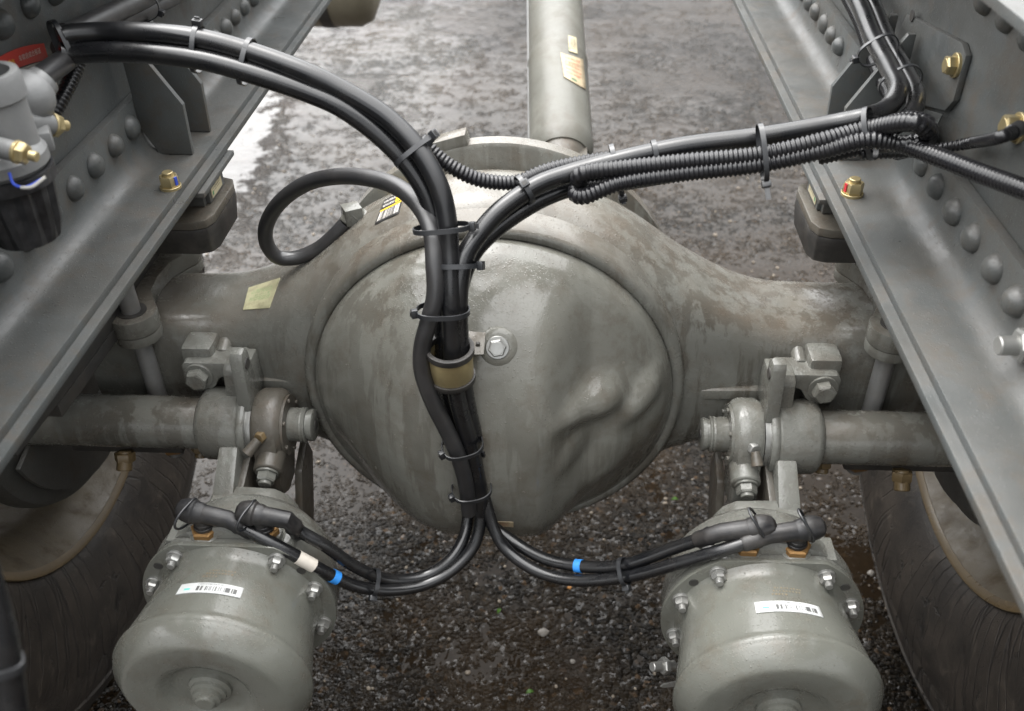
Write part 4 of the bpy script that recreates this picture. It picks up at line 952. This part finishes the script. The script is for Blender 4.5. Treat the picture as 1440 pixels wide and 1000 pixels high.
# ---------------------------------------------------------------- rubber lined pipe clamp on the cover
c0, T, _ = nearest('A1', 637, 510); c0 = at(634, 511, Y=c0.y+.004)
view = (c0-CAM).normalized(); Tn = (at(637, 545, Y=c0.y+.006)-at(632, 478, Y=c0.y-.006)).normalized()
t = thing('pipe_clamp', 'gold plated pipe clamp with black rubber lining on the differential cover', 'pipe clamp', c0)
ac = Tn.cross(view).normalized(); ac = ac if ac.dot(CR) > 0 else -ac; dp = ac.cross(Tn); dp = dp if dp.dot(view) < 0 else -dp
def oval(h0, h1, a, b, name, mat, wall=.002):
    bm = nb(); N = 48; R0 = []
    for hh, k in ((h0, 0), (h0, wall), (h1, wall), (h1, 0)):
        R0.append([bm.verts.new(c0+Tn*hh+ac*((a+k)*math.cos(2*PI*i/N))+dp*((b+k)*math.sin(2*PI*i/N))) for i in range(N)])
    R0.append(R0[0])
    for A, B_ in zip(R0, R0[1:]):
        for i in range(N): bm.faces.new((A[i], A[(i+1) % N], B_[(i+1) % N], B_[i]))
    return mesh_obj(name, bm, mat, t, .0006)
oval(-.0150, .0150, .0198, .0172, 'metal_band', 'zinc_yellow', .0016)
oval(-.0225, -.0152, .0190, .0165, 'rubber_lining', 'rubber', .0042); oval(.0152, .0215, .0190, .0165, 'rubber_lining', 'rubber', .0042)
q1 = cl(663, 486, .006); q2 = cl(694, 488, .005)
dv = (q2-q1).normalized(); upv = V(0, -.55, 1).cross(dv).normalized()
if upv.z < 0: upv = -upv
bm = nb(); prism(bm, [q1+upv*.014-dv*.014, q1+upv*.014+dv*.013, q1-upv*.010+dv*.013, q1-upv*.012-dv*.014], .003, dv.cross(upv)); tb = mesh_obj('mounting_tab', bm, 'paint', t, .0006)
bm = nb(); qq = cl(672, 486, .0095); cyl(bm, qq, qq+V(0, .004, 0), .0022, 12); mesh_obj('tab_hole', bm, 'dark', tb)

# ================================================================ air valve on the left rail
vx, vy = -.352, .640
t = thing('air_valve', 'pale cast aluminium air valve with black cup on the left frame rail', 'air valve', (vx, vy, .88))
ca = at(8, 150, X=-.352)
base = at(6, 196, X=-.352)
bm = nb(); lathe(bm, [(-.012, .018), (-.010, .0235), (.030, .0235), (.032, .026), (.046, .026), (.050, .0245), (.050, .0195), (.034, .0185), (.034, 0)], base, (0, 0, 1), 40); mesh_obj('body', bm, 'cast_alu', t)
sp = at(36, 138, X=-.356)
bm = nb(); lathe(bm, [(-.020, 0), (-.019, .008), (-.014, .0155), (-.005, .0205), (.004, .0212), (.012, .018), (.017, .013), (.022, .012), (.022, 0)], sp, (.4, .75, .35), 36); mesh_obj('side_chamber', bm, 'cast_alu', t)
o1, e1_ = at(38, 172, X=-.352), at(72, 174, X=-.342)
for a_, b_ in ((at(30, 172, X=-.352), at(70, 175, X=-.345)), (at(-12, 205, X=-.340), at(24, 214, X=-.322))):
    d_ = (b_-a_).normalized()
    bm = nb(); cyl(bm, a_, b_, .0105*(.70 if b_.x > -.33 else .85), 24); mesh_obj('outlet', bm, 'cast_alu', t)
    kz = .68 if b_.x > -.33 else .82
    bm = nb(); cyl(bm, b_-d_*.001, b_+d_*.0015, .0122*kz, 24); hexa(bm, b_+d_*.0014, d_, .0115*kz, .0085*kz); mesh_obj('nut', bm, 'zinc_yellow', t)
    bm = nb(); cyl(bm, b_+d_*.009, b_+d_*.0215*kz, .0055*kz, 16); mesh_obj('stud', bm, 'zinc_yellow', t)
cb = at(10, 205, X=-.352)
bm = nb(); lathe(bm, [(0, .030), (.004, .0335), (.012, .0335), (.022, .027), (.026, .02)], cb+V(-.006, -.004, -.016), (0, 0, 1), 36); mesh_obj('lower_casting', bm, 'cast_alu', t)
bm = nb(); box(bm, at(52, 196, X=-.345), (.022, .022, .016), Matrix.Rotation(.5, 3, 'Z')); mesh_obj('lug', bm, 'cast_alu', t, .003)
cupo = cb+V(-.006, -.004, -.016)
bm = nb(); N = 36; rings = []
for h, r in ((0, .0345), (-.010, .0345), (-.0105, .0315), (-.045, .0275), (-.058, .0235), (-.060, .018)):
    rings.append([bm.verts.new(cupo+V(math.cos(2*PI*i/N), math.sin(2*PI*i/N), 0)*(r*(1-(.11 if (i % 3 == 0 and -.05 < h < -.0101) else 0)))+V(0, 0, h)) for i in range(N)])
for A, B_ in zip(rings, rings[1:]):
    for i in range(N): bm.faces.new((A[i], A[(i+1) % N], B_[(i+1) % N], B_[i]))
bm.faces.new(rings[0]); bm.faces.new(rings[-1][::-1]); mesh_obj('filter_cup', bm, 'cup', t, angle=25)
q = at(38, 254, X=-.322)
bm = nb(); tube(bm, spline([q+V(-.011, 0, .006), q+V(-.008, -.004, -.001), q+V(.0, -.004, -.003), q+V(.010, .004, 0)], 6), .0010, 8); mesh_obj('blue_clip', bm, 'paint_blue', t)
bm = nb(); tube(bm, spline([q+V(-.003, -.005, -.003), q+V(.004, -.004, -.003), q+V(.012, .004, .001)], 6), .0013, 8); mesh_obj('white_clip', bm, 'white_paper', t)

# ================================================================ red certificate label on the left web
t = thing('certificate_label', 'red and white paper label with pale printed characters on the left rail web', 'label', at(45, 85, X=-.4222))
wx = -.4222
def gx(c, n=6, m_=3, bow=0.0):
    (a, b, c_, d_) = [at(*p, X=wx) for p in c]
    return [[(a*(1-u)+b*u)*(1-v)+(d_*(1-u)+c_*u)*v+V(.0006, 0, bow*math.sin(PI*u)) for u in [j/n for j in range(n+1)]] for v in [i/m_ for i in range(m_+1)]]
sheet('red_header', gx([(-20, 92), (60, 61), (67, 84), (-10, 118)], bow=.004), 'red_paper', t)
sheet('white_body', gx([(-10, 118.5), (67, 84.5), (80, 122), (10, 160)], bow=.003), 'white_paper', t)
def text_on(body, centre, ex, ey, size, mat, parent, name='lettering'):
    cu = bpy.data.curves.new('txt', 'FONT'); cu.body = body; cu.size = 1; cu.align_x = 'CENTER'; cu.align_y = 'CENTER'; cu.extrude = .01
    to = bpy.data.objects.new('txt', cu); COL.objects.link(to); bpy.context.view_layer.update()
    me = bpy.data.meshes.new_from_object(to.evaluated_get(bpy.context.evaluated_depsgraph_get())); bpy.data.objects.remove(to)
    if len(me.vertices) == 0: return None
    ez = ex.cross(ey)
    for v in me.vertices: v.co = ex*v.co.x*size+ey*v.co.y*size+ez*v.co.z*size
    me.materials.clear(); me.materials.append(M[mat]); me.name = name
    o = bpy.data.objects.new(name, me); COL.objects.link(o); o.parent = parent; o.location = Vector(centre)-WL[parent]; WL[o] = Vector(centre); return o
pA, pB = at(24, 89, X=wx), at(58, 75, X=wx); ex = (pB-pA).normalized(); ey = V(1, 0, 0).cross(ex).normalized()
text_on('车架总成合格证', (pA+pB)/2+V(.0016, 0, .003), ex, ey, .0055, 'print_white', t)
text_on('重汽', at(15, 92, X=wx)+V(.0016, 0, .002), ex, ey, .0055, 'print_yellow', t)
# small tan label lower on the same web
g = [[at(66+12*j+0*i, 150-8*j+14*i, X=-.4222) for j in range(2)] for i in range(2)]
t2 = thing('paper_label', 'small pale paper label behind the air valve on the left web', 'label', g[0][0]); sheet('paper', g, 'label_plain', t2)

# ================================================================ bracket, bolts and sensor nut on the right web
t = thing('mounting_bracket', 'grey bent plate bracket with a yellow bolt on the right rail web', 'bracket', at(1300, 120, X=.415))
C_ = [at(p[0], p[1], X=.4165) for p in ((1275, 20), (1352, 60), (1358, 78), (1340, 142), (1328, 156), (1262, 140), (1255, 60))]
bm = nb(); prism(bm, C_, .006, (1, 0, 0)); mesh_obj('plate', bm, 'frame', t, .0015)
C2 = [at(1262, 142, X=.4155), at(1326, 160, X=.4155), at(1312, 186, X=.385), at(1255, 172, X=.385)]
bm = nb(); prism(bm, C2, .004, (0, 0, -1)); mesh_obj('lower_tab', bm, 'frame', t, .001)
q = at(1345, 92, X=.4160); bolt(t, q, (-1, 0, 0), .0112, .0088, .008, 'zinc_yellow', name='bolt')
bm = nb(); q = at(1283, 22, X=.4160); cyl(bm, q, q-V(.0008, 0, 0), .006, 16, ch=.0001); mesh_obj('bolt_hole', bm, 'dark', t)
t = thing('sensor_nut', 'brassy hex nut with cable end on the right rail web near the right edge', 'nut', at(1432, 182, X=.4225))
bolt(t, at(1434, 180, X=.4228), (-1, 0, 0), .0125, .0110, .011, 'zinc_yellow', name='hex_body')
bm = nb(); cyl(bm, at(1434, 180, X=.411), at(1422, 187, X=.398), .0062, 14); mesh_obj('cable_plug', bm, 'corr', t)
t = thing('hex_bolt', 'silver hex bolt end projecting from the right rail web at the right edge', 'bolt', at(1440, 490, X=.4118))
q = at(1452, 486, X=.4118); bm = nb(); cyl(bm, q, q+V(-.026, -.001, .0), .0075, 18); mesh_obj('shank', bm, 'zinc', t)
bm = nb(); hexa(bm, q, (-1, 0, 0), .0135, .012); mesh_obj('nut', bm, 'zinc', t)

# ================================================================ air tank beyond, between axle and cab
t = thing('air_tank', 'cream rounded tank end with dark underside at the top edge left of centre', 'tank', (-.62, 2.62, .46))
o = V(-1.02, 2.60, .560); bm = nb(); lathe(bm, [(0, .02), (.004, .08), (.02, .115), (.05, .13), (.52, .13), (.55, .115), (.566, .08), (.57, .02)], o, (1, 0, 0), 56); mesh_obj('shell', bm, 'tank', t, angle=50)
for x in (-.87, -.60):
    bm = nb(); lathe(bm, [(0, .1305), (0, .133), (.03, .133), (.03, .1305)], V(x, 2.60, .560), (1, 0, 0), 56); mesh_obj('strap', bm, 'dark', t)

# ================================================================ litter on the asphalt
def leaf(px, py, L, rot, mat, name, label, cat, group):
    c = at(px, py, Z=.004); bm = nb(); N = 8; A = []; B_ = []; Cc = []
    R_ = Matrix.Rotation(rot, 3, 'Z')
    for i in range(N+1):
        u = i/N; wd = L*.28*math.sin(PI*u)**.8; x = (u-.5)*L; zz = .003*math.sin(PI*u)
        A.append(bm.verts.new(c+R_ @ V(x, wd, zz+.002))); Cc.append(bm.verts.new(c+R_ @ V(x, 0, zz))); B_.append(bm.verts.new(c+R_ @ V(x, -wd, zz+.002)))
    for i in range(N):
        for P_, Q_ in ((A, Cc), (Cc, B_)): bm.faces.new((P_[i], Q_[i], Q_[i+1], P_[i+1]))
    bmesh.ops.remove_doubles(bm, verts=bm.verts, dist=1e-5)
    ex_ = bmesh.ops.solidify(bm, geom=bm.faces[:], thickness=.0006)
    tag(mesh_obj(name, bm, mat), label, cat, group)
leaf(745, 974, .011, .3, 'leaf', 'fallen_leaf', 'bright green leaf scrap on wet asphalt at the bottom edge', 'leaf', 'leaf scraps on the asphalt')
leaf(702, 860, .010, 1.2, 'leaf', 'fallen_leaf', 'dull green leaf scrap on wet asphalt below the hose fork', 'leaf', 'leaf scraps on the asphalt')
leaf(949, 703, .012, .1, 'leaf', 'fallen_leaf', 'green leaf scrap lying in the small pothole right of the cover', 'leaf', 'leaf scraps on the asphalt')
def pebble(px, py, r, mat, label, k):
    c = at(px, py, Z=r*.25); bm = nb(); bmesh.ops.create_icosphere(bm, subdivisions=2, radius=r)
    rr = random.Random(k)
    for v in bm.verts: v.co = Vector((v.co.x*rr.uniform(.75, 1.2), v.co.y*rr.uniform(.75, 1.2), v.co.z*.5))
    bmesh.ops.translate(bm, verts=bm.verts, vec=c); tag(mesh_obj('pebble', bm, mat, angle=60), label, 'pebble', 'loose pebbles on the asphalt')
pebble(764, 889, .0085, 'debris_pale', 'flat pale grey pebble in the open asphalt between the brake chambers', 1)
pebble(805, 930, .0042, 'debris_pale', 'small whitish pebble between the flat grey pebble and the right chamber', 2)
pebble(1063, 790, .005, 'debris_pale', 'whitish pebble beside the right brake chamber port', 3)
pebble(801, 826, .004, 'debris_orange', 'tiny orange chip under the right hose pair', 4)
pebble(1225, 806, .006, 'debris_pale', 'pale pebble between the right chamber and right tyre', 5)
bm = nb(); rr = random.Random(3)
for i in range(420):
    x, y = rr.uniform(-.9, .9), rr.uniform(.55, 2.9); r = rr.uniform(.0015, .0042)*(1 if y < 1.5 else 1.25)
    M4 = Matrix.Translation((x, y, r*.3)) @ Matrix.Rotation(rr.uniform(0, 6), 4, 'Z') @ Matrix.Diagonal((r*rr.uniform(.7, 1.5), r, r*.6, 1))
    bmesh.ops.create_icosphere(bm, subdivisions=1, radius=1, matrix=M4)
o = mesh_obj('grit', bm, mat_plain('grit_stone', (.20, .165, .125), .4, var=.75, scale=25), angle=80); o['kind'] = 'stuff'; o['label'] = 'scattered tan grit on the wet asphalt'
